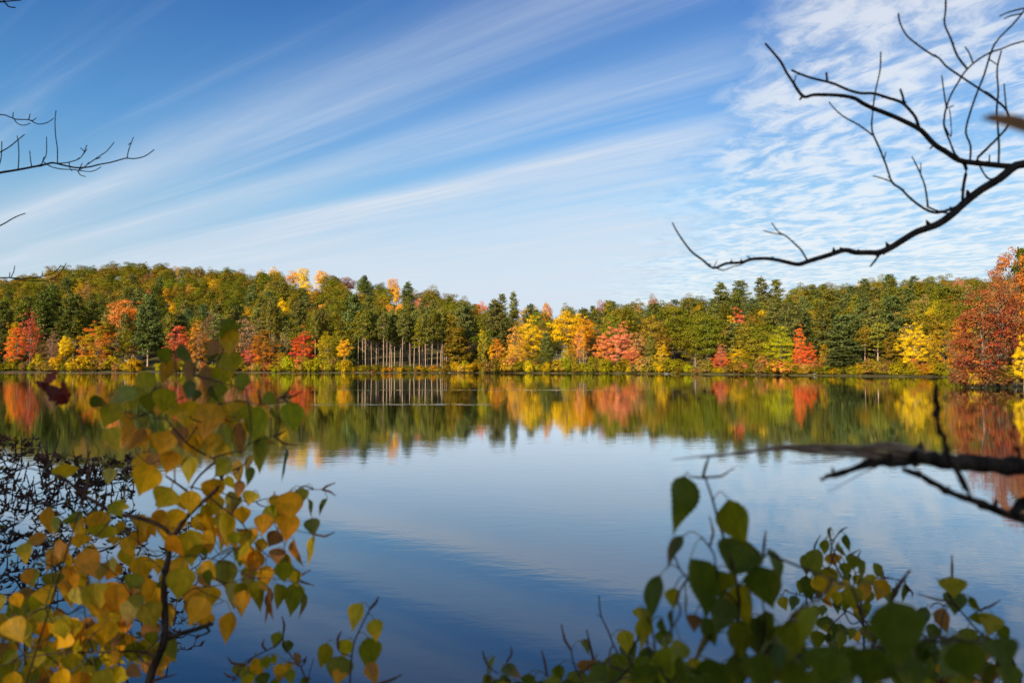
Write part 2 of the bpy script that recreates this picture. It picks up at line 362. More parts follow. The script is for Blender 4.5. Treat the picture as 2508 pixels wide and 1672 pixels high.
def rpine(seed, H=16.0, rx=6.0, z0=8.0):
    rng = np.random.default_rng(seed); fm = MB(); bm_ = MB()
    lean = rng.normal()*.25
    tube(bm_, [(0, 0, -1), (lean*.2, 0, H*.3), (lean*.7, .08, H*.7), (lean, 0, H*.97)], [.26, .23, .17, .05], 8)
    L = []; N = []; TT = []
    n = 62
    for q in range(n):
        k = (q+.5)/n; z = z0+(H-z0-.3)*k**.9; a = q*2.4+rng.normal()*.4; pr = math.sin(math.pi*min(1, .16+.86*k))**.7
        rr = rx*pr*rng.uniform(.25, .95); c = np.array([math.cos(a)*rr+lean*z/H, math.sin(a)*rr, z+rng.normal()*.2])
        if q % 3 == 0: tube(bm_, [(lean*z/H, 0, z-.5), tuple(c)], [.10, .03], 3, 0, False)
        m_ = 46; u = unit(rng.normal(size=(m_, 3))); u[:, 2] = np.abs(u[:, 2])*1.1-.25
        L.append(c+u*rng.uniform(.3, 1.0, m_)[:, None]*np.array([2.0, 2.0, .8])); TT.append(u); N.append(unit(rng.normal(size=(m_, 3))+np.array([0, -.3, .5])))
    for q in range(7):   # dead stubs on the clear stem
        z = rng.uniform(z0*.55, z0); a = rng.random()*6.28
        tube(bm_, [(0, 0, z), (math.cos(a)*1.6, math.sin(a)*1.6, z+.2)], [.06, .015], 3, 0, False)
    L = np.concatenate(L); N = np.concatenate(N); TT = np.concatenate(TT)
    leaves(fm, L, N, rng.uniform(.34, .55, len(L)), rng.uniform(.10, .2, len(L)), rng, TT)
    return fm, bm_
def bare(seed, H=16.0, leafn=500, spread=.55):
    rng = np.random.default_rng(seed); bm_ = MB(); fm = MB(); tips = []
    def grow(p, d, ln, r, lvl):
        q = p+d*ln*.5+rng.normal(size=3)*ln*.04; e = p+d*ln+rng.normal(size=3)*ln*.06
        tube(bm_, [p, q, e], [r, r*.8, r*.62], 5 if lvl < 2 else 3, 0, False)
        tips.append(e); tips.append(q)
        if lvl < 5:
            for _ in range(3 if lvl < 4 else 2):
                nd = unit(d+rng.normal(size=3)*spread+np.array([0, 0, .22])); grow(q+(e-q)*rng.random(), nd, ln*rng.uniform(.55, .85), r*.58, lvl+1)
    grow(np.array([0, 0, -1.0]), np.array([0, 0, 1.0]), H*.36, .24, 0)
    tp = np.array(tips); tp = tp[tp[:, 2] > H*.3]
    C = tp[rng.integers(0, len(tp), leafn)]+rng.normal(size=(leafn, 3))*.45
    s = rng.uniform(.10, .24, leafn); leaves(fm, C, rng.normal(size=(leafn, 3))+np.array([0, -.3, .5]), s, s*.8, rng)
    return fm, bm_

VAR = {}
def reg(kind, i, pair, barkm, fol=FOL):
    fm, bm_ = pair
    j = MB(); 
    for a in range(len(fm.V)): pass
    cm = fm.mesh(kind+'_crown', [fol]); tm = bm_.mesh(kind+'_trunk', [barkm], True)
    # joined version for trees too small to show parts
    off = 0; j.V = fm.V+bm_.V; j.n = fm.n+bm_.n; j.Fc = fm.Fc+[f+fm.n for f in bm_.Fc]
    j.mi = fm.mi+[q*0+1 for q in bm_.mi]; j.lv = fm.lv+bm_.lv; j.col = fm.col+bm_.col
    VAR.setdefault(kind, []).append((cm, tm, j.mesh(kind, [fol, barkm])))
for i in range(5): reg('oak', i, decid(10+i, nc=40, nl=150, leaf=.21, cr=1.85, z0=2.0, vz=1.0), BARK)
for i in range(3): reg('maple', i, decid(30+i, nc=70, nl=90, leaf=.20, cr=1.35, z0=1.2, vz=1.0), BARK)
for i in range(5): reg('maple_fine', i, decid(40+i, nc=150, nl=100, leaf=.122, cr=.95, z0=.4, nlimb=26, shape='round' if i % 2 else 'cone'), BARK)
for i in range(3): reg('maple_high', i, decid(60+i, nc=110, nl=95, leaf=.15, cr=1.15, z0=5.4, shape='vase' if i != 1 else 'round', nlimb=24, r0=.3), BARK)
for i in range(2): reg('oak_fine', i, decid(70+i, nc=95, nl=135, leaf=.155, cr=1.45, z0=2.4, nlimb=20), BARK)
for i in range(3): reg('maple_thin', i, decid(80+i, nc=90, nl=48, leaf=.15, cr=1.0, z0=2.2, sparse=.25, nlimb=34, r0=.26), BARK)
for i in range(3): reg('pine', i, wpine(100+i), DBARK, NEEDLE)
for i in range(3): reg('pine_fine', i, wpine(110+i, z0=.8 if i else 3.4, wh=.85, nb=8, leafn=12), PBARK, NEEDLE)
for i in range(4): reg('tall_pine', i, rpine(120+i, z0=(8.8, 7.2, 9.4, 8.0)[i]), PBARK, NEEDLE)
for i in range(3): reg('bare', i, bare(130+i), BARK)
reg('shrub', 0, decid(140, nc=34, nl=70, leaf=.45, cr=2.0, z0=-1, nlimb=12, r0=.12, vz=1.9), DBARK)
reg('shrub', 1, decid(141, nc=40, nl=60, leaf=.42, cr=1.8, z0=-1, nlimb=12, shape='cone', r0=.12, vz=1.9), DBARK)
reg('shrub', 2, decid(142, nc=26, nl=80, leaf=.45, cr=2.3, z0=-1, nlimb=12, r0=.12, vz=1.9), DBARK)

# colours (leaf reflectances, raised to make up for too little sunlight)
PAL = dict(
 olive=(.225, .190, .014), green=(.150, .165, .012), dkgreen=(.088, .100, .014), pine=(.140, .155, .030), bluepine=(.130, .165, .050), palepine=(.235, .215, .048),
 ygreen=(.42, .34, .012), lime=(.46, .44, .012), yellow=(.88, .52, .012), gold=(.78, .44, .012), goldbrown=(.34, .21, .022), orange=(.85, .31, .022),
 peach=(.80, .37, .09), tan=(.50, .29, .10), redor=(.86, .19, .03), red=(.80, .10, .03), crimson=(.78, .06, .045), coral=(.86, .25, .10), rose=(.82, .22, .13),
 dusty=(.46, .24, .13), brown=(.32, .16, .06), russet=(.38, .12, .035), rust=(.58, .19, .028), darkred=(.28, .03, .02), grey=(.34, .26, .16), mauve=(.36, .18, .12))
NAME = dict(olive='olive green', green='green', dkgreen='dark green', pine='dark green', bluepine='blue green', palepine='pale green', ygreen='yellow green', lime='lime green',
 yellow='bright yellow', gold='golden', goldbrown='brownish gold', orange='orange', peach='peach orange', tan='tan', redor='orange red', red='red', crimson='crimson',
 coral='coral pink', rose='rose pink', dusty='dusty pink', brown='brown', russet='russet', rust='rusty', darkred='dark red', grey='grey brown', mauve='mauve brown')
rnd = random.Random(7)
def settint(o, a, b):
    o['tint'] = list(PAL[a]); o['tint2'] = list(PAL[b])
LAST = [None]
NAMED = []   # (X, short description) of distinctive shore trees, used in the labels of their neighbours
def tree(var, name, pos, sx, sz, c1, c2, label, cat, group=None, idx=None, parts=True, sy=None):
    vs_ = VAR[var]; cm, tm, jm = vs_[rnd.randrange(len(vs_)) if idx is None else idx % len(vs_)]
    rz = rnd.random()*6.283
    if parts:
        root = link(name, None); root.empty_display_size = 1
        c = link('crown', cm, root); k = link('trunk', tm, root); settint(c, c1, c2)
    else:
        root = link(name, jm); settint(root, c1, c2)
    root.location = pos; root.scale = (sx, sy or sx, sz); root.rotation_euler = (0, 0, rz)
    tag(root, label, cat, group); LAST[0] = root
    return root
def shore_tree(X, top, wpx, t, var, c1, c2, label, name='maple_tree', cat='tree', idx=None, short=None, group=None):
    D = shore(X)+t; x, y = world(X, t); g = float(ground(X, t))
    H = (890-top)/F*D+3.4-g; W = wpx/F*D
    tree(var, name, (x, y, g-.1), W/12*1.08, H/16, c1, c2, label, cat, group, idx)
    if short: NAMED.append((X, short))
# ------------------------------------------------------------------ distinctive trees along the far shore (X, top Y, width in photo px, metres behind the shore)
ST = shore_tree
ORD = ['first', 'second', 'third', 'fourth', 'fifth', 'sixth', 'seventh', 'eighth', 'ninth', 'tenth', 'eleventh', 'twelfth', 'thirteenth', 'fourteenth', 'fifteenth', 'sixteenth', 'seventeenth', 'eighteenth', 'nineteenth', 'twentieth']
ORD += ['twenty-'+q for q in ORD[:9]]
ST(42, 792, 78, 4, 'maple_fine', 'red', 'redor', 'fiery red maple at the far left end of the far shore', idx=0, short='the fiery red maple at far left')
ST(74, 756, 52, 16, 'maple_thin', 'coral', 'redor', 'slender salmon red maple rising behind the fiery red one at far left')
ST(34, 776, 30, 22, 'maple', 'gold', 'olive', 'small yellow and green maple squeezed behind the fiery red maple')
ST(127, 808, 42, 8, 'maple_thin', 'dusty', 'mauve', 'half bare dusty pink maple right of the fiery red maple')
ST(95, 862, 40, 2, 'shrub', 'ygreen', 'gold', 'yellow green bush at the waterline below the dusty pink maple', 'shrub', 'shrub', idx=1)
ST(139, 868, 34, 2, 'shrub', 'gold', 'yellow', 'rounded golden bush at the waterline beside the small yellow tree', 'shrub', 'shrub', idx=0)
ST(161, 821, 36, 6, 'maple_high', 'yellow', 'gold', 'small yellow tree with a pale bare trunk, left of the big orange maple', idx=1, short='the small yellow tree')
ST(238, 786, 96, 5, 'maple_fine', 'redor', 'ygreen', 'broad shore maple half orange and half yellow green', idx=1, short='the half orange half green maple')
ST(205, 872, 80, 2, 'shrub', 'gold', 'ygreen', 'low golden bush under the left side of the half orange maple', 'shrub', 'shrub', idx=2)
ST(306, 729, 92, 38, 'maple_high', 'peach', 'orange', 'tall golden orange tree with pale limbs above the dark hollow', idx=0, short='the tall golden orange tree')
ST(312, 800, 40, 14, 'maple', 'green', 'ygreen', 'green tree standing in front of the tall golden orange tree')
ST(362, 718, 84, 14, 'pine_fine', 'pine', 'bluepine', 'big white pine with a thick bare trunk right of the golden orange tree', 'pine_tree', idx=0, short='the big left-hand white pine')
for X, tp, wd_, t_, c in ((105, 712, 70, 36, 'dkgreen'), (128, 700, 74, 46, 'pine'), (180, 722, 96, 30, 'pine'), (60, 735, 70, 44, 'olive'), (222, 735, 60, 44, 'dkgreen'), (10, 735, 60, 30, 'dkgreen')):
    ST(X, tp, wd_, t_, 'pine_fine', c, 'pine' if c != 'pine' else 'dkgreen', f'tall shaded dark pine standing {["behind the dusty pink maple","above the dusty pink maple","between the small yellow tree and the orange maple","behind the salmon red maple","behind the half orange maple","at the left edge of the picture"][[105,128,180,60,222,10].index(X)]}', 'pine_tree', 'tree')
ST(437, 783, 80, 6, 'maple_fine', 'redor', 'coral', 'rounded orange red maple right of the white pine hollow', idx=2, short='the rounded orange red maple')
ST(484, 785, 56, 9, 'maple_fine', 'orange', 'brown', 'rusty orange maple beside the rounded orange red maple', idx=3)
ST(520, 758, 55, 20, 'maple_thin', 'mauve', 'brown', 'brownish maple rising behind the rusty orange maple')
ST(560, 800, 60, 7, 'maple_thin', 'coral', 'brown', 'faded coral tree hidden behind the tip of the near birch')
ST(607, 770, 78, 14, 'maple_thin', 'dusty', 'tan', 'wide dusty pink tree with twiggy crown left of centre', short='the wide dusty pink tree')
ST(611, 850, 50, 4, 'maple_fine', 'rose', 'redor', 'low rose red maple in front of the wide dusty pink tree', idx=1)
ST(645, 808, 80, 6, 'maple_fine', 'orange', 'olive', 'orange topped maple turning green lower down, left of the crimson maple', idx=3)
ST(690, 858, 52, 4, 'maple_fine', 'gold', 'ygreen', 'small golden tree at the water left of the crimson maple', idx=0)
ST(689, 780, 40, 12, 'bare', 'tan', 'goldbrown', 'pale leafless tree with upright limbs left of the crimson maple', 'bare_tree')
ST(668, 778, 30, 16, 'bare', 'tan', 'olive', 'second pale leafless tree, behind the orange topped maple', 'bare_tree')
ST(741, 803, 84, 4, 'maple_fine', 'crimson', 'redor', 'crimson maple standing alone in color beside the yellow green tree', idx=4, short='the crimson maple')
ST(803, 812, 62, 3, 'maple_fine', 'ygreen', 'olive', 'conical yellow green tree right of the crimson maple', idx=0, short='the conical yellow green tree')
ST(843, 828, 40, 6, 'maple_high', 'orange', 'gold', 'small light orange tree on thin trunks, left of the pine grove', idx=1, short='the small light orange tree')
ST(864, 716, 74, 20, 'pine_fine', 'bluepine', 'pine', 'tall blue green white pine at the left edge of the pine grove', 'pine_tree', idx=1, short='the tall blue green pine')
ST(731, 737, 78, 26, 'pine_fine', 'palepine', 'pine', 'broad pale green pine above the crimson maple', 'pine_tree', idx=2)
ST(812, 726, 52, 40, 'oak_fine', 'olive', 'green', 'leafy green oak between the pale green pine and the blue green pine', 'oak_tree')
for k_, (X, tp) in enumerate(((646, 745), (660, 740), (682, 752), (772, 762), (783, 756), (789, 752), (802, 770))):
    ST(X, tp, 26, 18+rnd.random()*10, 'tall_pine', 'palepine', 'olive', f'slim bare-trunked pine {"left of" if X<700 else "right of"} and behind the crimson maple, {ORD[k_ if k_<3 else k_-3]} from the left there', 'pine_tree', 'tree', group='slim bare-trunked pines near the crimson maple')
# pine grove with clear stems
gx = [1019, 1060, 1085, 1140, 1181, 1200, 1246, 1276, 1304, 1322, 1346, 1396, 1415, 1474, 1488, 1521, 1570, 1590, 1606, 1626, 1646, 1680, 1730, 1760, 1776, 1800, 1815]
for i, X in enumerate(gx):
    X = 600+X*.2721
    ST(X, 756+rnd.random()*26, 32+rnd.random()*12, 7+rnd.random()*11, 'tall_pine', rnd.choice(['olive', 'palepine', 'palepine']), rnd.choice(['olive', 'pine']), f'tall bare-trunked pine, {ORD[i]} from left in the front row of the grove', 'pine_tree', 'tree', group='tall pines of the grove')
    q_ = S.objects[-1] if False else LAST[0]; q_.rotation_euler = (rnd.gauss(0, .022), rnd.gauss(0, .028), rnd.random()*6)
for i in range(24):
    X = 850+rnd.random()*260
    ST(X, 752+rnd.random()*18, 38, 24+rnd.random()*45, 'tall_pine', 'palepine', 'olive', 'tall pine deeper inside the shady pine grove behind the front row of trunks', 'pine_tree', 'tree', group='inner pines of the grove')
NAMED.append((960, 'the pine grove'))
ST(1120, 797, 80, 8, 'pine_fine', 'goldbrown', 'olive', 'wide brownish olive tree at the right end of the pine grove', 'larch_tree', idx=1, short='the brownish olive tree')
ST(1100, 770, 50, 14, 'tall_pine', 'goldbrown', 'olive', 'brown tinged pine over the right end of the grove', 'pine_tree', idx=1)
ST(1133, 737, 74, 30, 'pine_fine', 'bluepine', 'palepine', 'blue green pine with upswept limbs over the right end of the pine grove', 'pine_tree', idx=1)
ST(1214, 737, 82, 26, 'pine_fine', 'palepine', 'pine', 'broad pale green pine left of the gold and orange trees at centre', 'pine_tree', idx=2, short='the broad pale green pine at centre')
ST(1184, 797, 40, 7, 'maple_fine', 'ygreen', 'goldbrown', 'narrow yellow green tree left of the small vivid orange maple', idx=2)
ST(1216, 820, 54, 4, 'maple_fine', 'orange', 'yellow', 'small vivid orange yellow maple near the centre of the shore', idx=2, short='the small vivid orange maple')
ST(1264, 790, 62, 6, 'maple_thin', 'peach', 'orange', 'thin peach orange tree with bare poles showing at centre', short='the thin peach orange tree')
ST(1262, 842, 60, 3, 'maple_fine', 'gold', 'peach', 'low golden bushy tree at the water under the thin peach orange tree', idx=1)
ST(1303, 774, 80, 14, 'maple_fine', 'yellow', 'gold', 'large bright golden maple right of the thin peach orange tree', idx=3, short='the large golden maple')
ST(1392, 760, 108, 26, 'maple_high', 'yellow', 'gold', 'widest golden yellow crown, arching over the dark hollow with a house', idx=1, short='the widest golden crown')
ST(1430, 776, 60, 24, 'maple_high', 'gold', 'orange', 'golden orange crown at the right of the widest golden crown', idx=0)
ST(1338, 812, 48, 6, 'pine_fine', 'pine', 'palepine', 'soft green conifer below the golden crowns', 'pine_tree', idx=1)
ST(1330, 858, 70, 3, 'maple_fine', 'olive', 'pine', 'low green shore thicket tree under the soft green conifer', 'alder_tree', idx=1)
ST(1420, 788, 42, 6, 'maple_thin', 'orange', 'coral', 'slender orange tree with a white trunk left of the coral pink maple', short='the slender orange tree')
ST(1402, 835, 40, 8, 'maple_fine', 'ygreen', 'gold', 'small yellow green tree left of the slender orange tree', idx=1)
ST(1448, 870, 26, 3, 'shrub', 'ygreen', 'gold', 'oval yellow green bush between the orange tree and the coral pink maple', 'shrub', 'shrub', idx=1)
ST(1515, 787, 90, 5, 'maple_fine', 'coral', 'rose', 'largest coral pink maple on the far shore, full to the water', idx=1, short='the coral pink maple')
ST(1478, 818, 58, 4, 'maple_fine', 'orange', 'coral', 'orange maple leaning out left of the coral pink maple', idx=3)
ST(1548, 852, 60, 3, 'maple_fine', 'coral', 'orange', 'low coral orange growth in front of the tan orange tree', idx=1)
ST(1560, 805, 56, 7, 'maple_thin', 'peach', 'tan', 'tan orange tree right of the coral pink maple', short='the tan orange tree')
ST(1594, 818, 38, 4, 'pine_fine', 'palepine', 'olive', 'narrow pale green conifer between the tan orange and the yellow tree', 'pine_tree', idx=1)
ST(1622, 836, 46, 4, 'maple_fine', 'yellow', 'gold', 'conical lemon yellow tree at the water right of the narrow conifer', idx=0, short='the lemon yellow tree')
for X, tp, wd_, t_, c, d in ((1507, 744, 88, 46, 'olive', 'behind the coral pink maple'), (1586, 762, 96, 26, 'goldbrown', 'behind the narrow pale conifer'), (1652, 738, 100, 34, 'green', 'above the lemon yellow tree'),
                             (1735, 762, 120, 12, 'green', 'with a stout grey trunk right of the dark hollow'), (1700, 800, 50, 20, 'olive', 'over the dark hollow right of the lemon yellow tree'), (1845, 790, 100, 14, 'olive', 'between the coral maple and the lime green tree')):
    ST(X, tp, wd_, t_, 'oak_fine', c, 'olive' if c == 'green' else 'goldbrown', f'big {NAME[c]} oak {d}', 'oak_tree', short='the big oak with the stout trunk' if X == 1735 else None)
ST(1768, 860, 62, 3, 'maple_fine', 'coral', 'redor', 'small coral red maple right of the stout oak trunk', idx=1, short='the small coral red maple')
ST(1764, 836, 30, 8, 'maple_thin', 'coral', 'dusty', 'wispy coral top behind the small coral red maple')
ST(1808, 752, 50, 40, 'maple_fine', 'rose', 'red', 'red crown standing high on the slope right of centre', idx=1, short='the high red crown')
ST(1790, 774, 42, 36, 'maple_fine', 'yellow', 'peach', 'yellow crown just left of the high red crown', idx=3)
ST(1812, 846, 70, 4, 'maple_fine', 'yellow', 'ygreen', 'yellow shore tree right of the small coral red maple', idx=1)
ST(1866, 866, 34, 2, 'maple_fine', 'coral', 'peach', 'low coral tree between the yellow and the lime green trees', idx=1)
ST(1912, 800, 78, 6, 'maple_fine', 'lime', 'ygreen', 'lime green maple left of the tall red tree', idx=3, short='the lime green maple')
ST(1880, 846, 60, 4, 'maple_fine', 'green', 'ygreen', 'green tree at the foot of the lime green maple', idx=1)
ST(1920, 880, 90, 2, 'shrub', 'gold', 'coral', 'golden pink waterline bush below the lime green maple', 'shrub', 'shrub', idx=0)
ST(1958, 794, 46, 6, 'maple_fine', 'red', 'redor', 'tall narrow red tree right of the lime green maple', idx=0, short='the tall narrow red tree')
ST(1978, 838, 56, 4, 'maple_fine', 'redor', 'red', 'red lower tree spreading right of the tall narrow red tree', idx=1)
ST(2018, 836, 36, 4, 'maple_fine', 'gold', 'ygreen', 'small golden tree tucked left of the big layered pine', idx=0)
ST(2064, 768, 104, 8, 'pine_fine', 'pine', 'bluepine', 'big layered dark green pine with boughs down to the water', 'pine_tree', idx=1, short='the big layered pine')
ST(2060, 850, 96, 3, 'pine_fine', 'bluepine', 'pine', 'low skirt of pine boughs at the foot of the big layered pine', 'pine_tree', idx=2)
ST(2150, 792, 80, 14, 'tall_pine', 'olive', 'palepine', 'olive pine with grey trunks right of the big layered pine', 'pine_tree', idx=1)
ST(2118, 800, 50, 12, 'tall_pine', 'olive', 'goldbrown', 'second olive pine with a bare grey trunk, close to the layered pine', 'pine_tree', idx=2)
ST(2186, 812, 60, 8, 'pine_fine', 'olive', 'goldbrown', 'soft olive conifer left of the golden yellow maple', 'pine_tree', idx=1)
ST(2128, 874, 30, 2, 'maple_fine', 'gold', 'peach', 'small yellow peach sapling at the water below the olive pines', idx=0)
ST(2166, 890, 22, 2, 'shrub', 'yellow', 'ygreen', 'tiny bright yellow bush at the water below the olive conifer', 'shrub', 'shrub', idx=1)
ST(2240, 790, 84, 6, 'maple_fine', 'yellow', 'gold', 'golden yellow maple standing right of the olive conifer', idx=1, short='the golden yellow maple at right')
ST(2238, 873, 34, 2, 'maple_fine', 'coral', 'orange', 'small coral tree at the foot of the golden yellow maple', idx=0)
ST(2270, 886, 56, 2, 'maple_fine', 'redor', 'coral', 'low orange red maple spreading over the water right of the coral sapling', idx=1)
ST(2312, 792, 76, 6, 'maple_fine', 'olive', 'gold', 'olive and yellow tree beside the headland', idx=3)
ST(2352, 784, 66, 22, 'maple_fine', 'orange', 'redor', 'orange maple showing above the left side of the headland', idx=1)
# coloured crowns high on the hills: stand where their ray meets the slope
HILLT = []
def hill_tree(X, top, wpx, var, c1, c2, label, name='maple_tree', Ht=15.5):
    for t_ in np.arange(20, float(ridge(X)-shore(X))+2, 4):
        D = shore(X)+t_
        if float(ground(X, t_))+Ht >= (890-top)/F*D+3.4: break
    shore_tree(X, top, wpx*1.15, float(t_), var, c1, c2, label, name); HILLT.append((X, float(t_), wpx*.5+8))
for q in ((672, 654, 30, 'oak', 'gold', 'yellow', 'golden crown on the left hill skyline, leftmost of the golden group'), (717, 661, 32, 'oak', 'gold', 'orange', 'golden orange crown second from left in the skyline golden group'),
          (740, 653, 32, 'oak', 'yellow', 'gold', 'golden crown at the top middle of the skyline golden group'), (788, 660, 40, 'oak', 'yellow', 'orange', 'brightest and widest yellow crown on the left skyline'),
          (747, 682, 34, 'oak', 'gold', 'yellow', 'golden crown below the skyline group'), (770, 702, 36, 'oak', 'gold', 'goldbrown', 'lower golden crown down the slope from the skyline group'),
          (692, 729, 30, 'oak', 'yellow', 'gold', 'lone bright yellow crown halfway down the left hill'), (962, 679, 30, 'oak', 'gold', 'orange', 'golden crown on the sloping skyline above the pine grove'),
          (970, 700, 24, 'oak', 'orange', 'gold', 'small orange crown just below the golden one on the sloping skyline'), (955, 744, 24, 'oak', 'peach', 'orange', 'left one of two small peach orange crowns above the grove'),
          (977, 741, 24, 'oak', 'orange', 'peach', 'right one of two small peach orange crowns above the grove'), (1035, 728, 40, 'oak', 'rose', 'dusty', 'dusty rose crown above the right part of the grove'),
          (1177, 736, 34, 'oak', 'orange', 'coral', 'orange crown on the low ridge near the centre'), (405, 700, 30, 'oak', 'goldbrown', 'gold', 'brownish gold crown high on the left hill'),
          (430, 650, 26, 'oak', 'gold', 'olive', 'yellowish crown at the top of the left hill'), (525, 680, 32, 'oak', 'gold', 'goldbrown', 'golden brown crown below the left hilltop'),
          (420, 736, 22, 'oak', 'yellow', 'gold', 'tiny yellow crown halfway up above the white pine'), (600, 752, 36, 'oak', 'yellow', 'gold', 'yellow crown above the wide dusty pink tree'),
          (120, 668, 46, 'oak', 'goldbrown', 'tan', 'brownish crown behind the low bare twigs on the left skyline'), (1340, 738, 28, 'oak', 'orange', 'gold', 'orange crown on the low skyline above the large golden maple'),
          (1298, 746, 54, 'oak', 'gold', 'tan', 'tan gold crown on the low skyline left of the orange one'), (1390, 740, 40, 'oak', 'grey', 'olive', 'grey green crown on the low skyline above the golden crowns'),
          (1475, 733, 36, 'oak', 'dusty', 'russet', 'russet pink crown on the skyline left of the oaks'), (1560, 746, 24, 'oak', 'dusty', 'brown', 'dusty orange crown high between two green oaks'),
          (1452, 746, 26, 'pine', 'green', 'dkgreen', 'small dark green cone shaped crown among the golden trees'), (1705, 744, 32, 'oak', 'gold', 'olive', 'yellowish crown high above the dark hollow'),
          (2255, 682, 28, 'oak', 'rose', 'dusty', 'lone rose crown on the right skyline'), (2150, 738, 30, 'oak', 'gold', 'orange', 'golden crown among the pines on the right slope'),
          (2285, 740, 44, 'oak', 'gold', 'olive', 'golden green crown on the right slope near the headland'), (1870, 756, 30, 'oak', 'gold', 'yellow', 'golden crown on the right slope above the lime green maple'),
          (850, 676, 40, 'oak', 'russet', 'brown', 'russet crown on the left skyline right of the golden group'), (1600, 720, 30, 'oak', 'dusty', 'mauve', 'mauve crown on the skyline left of the ridge pines')):
    hill_tree(*q, name='pine_tree' if q[3] == 'pine' else 'maple_tree')
for q in ((999, 691, 46, 'pine', 'bluepine', 'pine', 'dark pine standing out on the sloping skyline above the grove'), (892, 673, 28, 'pine', 'bluepine', 'dkgreen', 'narrow dark pine on the left skyline right of the russet crown'),
          (1230, 716, 34, 'pine', 'pine', 'olive', 'flat topped pine alone on the low centre skyline'), (1258, 716, 36, 'pine', 'pine', 'palepine', 'second flat topped pine on the low centre skyline'),
          (1766, 692, 60, 'pine', 'palepine', 'pine', 'leftmost of the tall ridge pines right of centre'), (1815, 683, 58, 'pine', 'palepine', 'pine', 'second of the tall ridge pines right of centre'),
          (1866, 680, 56, 'pine', 'palepine', 'pine', 'tallest ridge pine right of centre'), (1903, 681, 48, 'pine', 'palepine', 'olive', 'last of the tall ridge pines before the skyline dips'),
          (1944, 742, 64, 'pine', 'palepine', 'pine', 'pale pine on the slope above the tall narrow red tree'), (2030, 706, 60, 'pine', 'palepine', 'olive', 'pale pine high above the big layered pine')):
    hill_tree(*q, name='pine_tree', Ht=21)
# house glimpses in the two hollows
def house(X, Ytop, wpx, t_, wallc, label):
    D = shore(X)+t_; x, y = world(X, t_); g = float(ground(X, t_)); Wd = wpx/F*D; zt = (890-Ytop)/F*D+3.4
    root = link('house', None); root.location = (x, y, g); tag(root, label, 'house')
    def bm(name, B, col, parent=root, rough=.7):
        mb = MB()
        for (x0, x1, y0, y1, z0, z1) in B:
            mb.add([(x0, y0, z0), (x1, y0, z0), (x1, y1, z0), (x0, y1, z0), (x0, y0, z1), (x1, y0, z1), (x1, y1, z1), (x0, y1, z1)],
                   [[0, 3, 2, 1], [4, 5, 6, 7], [0, 1, 5, 4], [1, 2, 6, 5], [2, 3, 7, 6], [3, 0, 4, 7]])
        mm, q = material(name+'_paint'); n = q.noise(q.new('ShaderNodeTexCoord').outputs['Object'], 3, 4)
        c = q.mix(q.mr(n, .3, .7), tuple(v*.8 for v in col)+(1,), tuple(col)+(1,))
        pp = q.new('ShaderNodeBsdfPrincipled', {'Base Color': c, 'Roughness': rough}); q.l.new(pp.outputs[0], q.new('ShaderNodeOutputMaterial').inputs[0])
        return link(name, mb.mesh(name, [mm]), parent)
    h = min(4.5, max(3.0, zt-g-2.0)); w2 = Wd/2
    bm('wall', [(-w2, w2, 0, 7, -1.5, h)], wallc)
    for k in (-.55, 0, .55):
        wn = bm('window', [(k*w2-.45, k*w2+.45, -.03, .05, h-2.0, h-.8)], (.02, .025, .03), rough=.1)
        bm('frame', [(k*w2-.55, k*w2-.45, -.06, .04, h-2.1, h-.7), (k*w2+.45, k*w2+.55, -.06, .04, h-2.1, h-.7), (k*w2-.45, k*w2+.45, -.06, .04, h-.8, h-.7), (k*w2-.45, k*w2+.45, -.06, .04, h-2.1, h-2.0)], (.75, .75, .73), wn)
    mb = MB(); e = .5
    mb.add([(-w2-e, -e, h), (w2+e, -e, h), (w2+e, 3.5, h+2), (-w2-e, 3.5, h+2), (-w2-e, 7+e, h), (w2+e, 7+e, h), (-w2-e, -e, h+.15), (w2+e, -e, h+.15), (w2+e, 3.5, h+2.15), (-w2-e, 3.5, h+2.15), (-w2-e, 7+e, h+.15), (w2+e, 7+e, h+.15)],
           [[0, 1, 2, 3], [3, 2, 5, 4], [6, 9, 8, 7], [9, 10, 11, 8], [0, 6, 7, 1], [4, 5, 11, 10], [0, 3, 9, 6], [3, 4, 10, 9], [1, 7, 8, 2], [2, 8, 11, 5]])
    link('roof', mb.mesh('roof', [DBARK]), root)
ST(330, 876, 26, 12, 'shrub', 'dkgreen', 'olive', 'dark bush in front of the pale blue house', 'shrub', 'shrub', idx=0)
house(318, 872, 26, 30, (.40, .46, .55), 'pale blue house glimpsed under the trees in the left hollow')
ST(1358, 828, 46, 30, 'oak_fine', 'olive', 'green', 'shady olive oak half hiding the grey house in the centre hollow', 'oak_tree')
ST(1385, 846, 30, 12, 'maple_fine', 'ygreen', 'gold', 'small yellow green maple below the grey house', idx=1)
ST(1340, 850, 40, 10, 'maple_fine', 'green', 'olive', 'small green maple left below the grey house', idx=3)
house(1366, 816, 48, 46, (.26, .23, .20), 'grey house glimpsed under the widest golden crown')

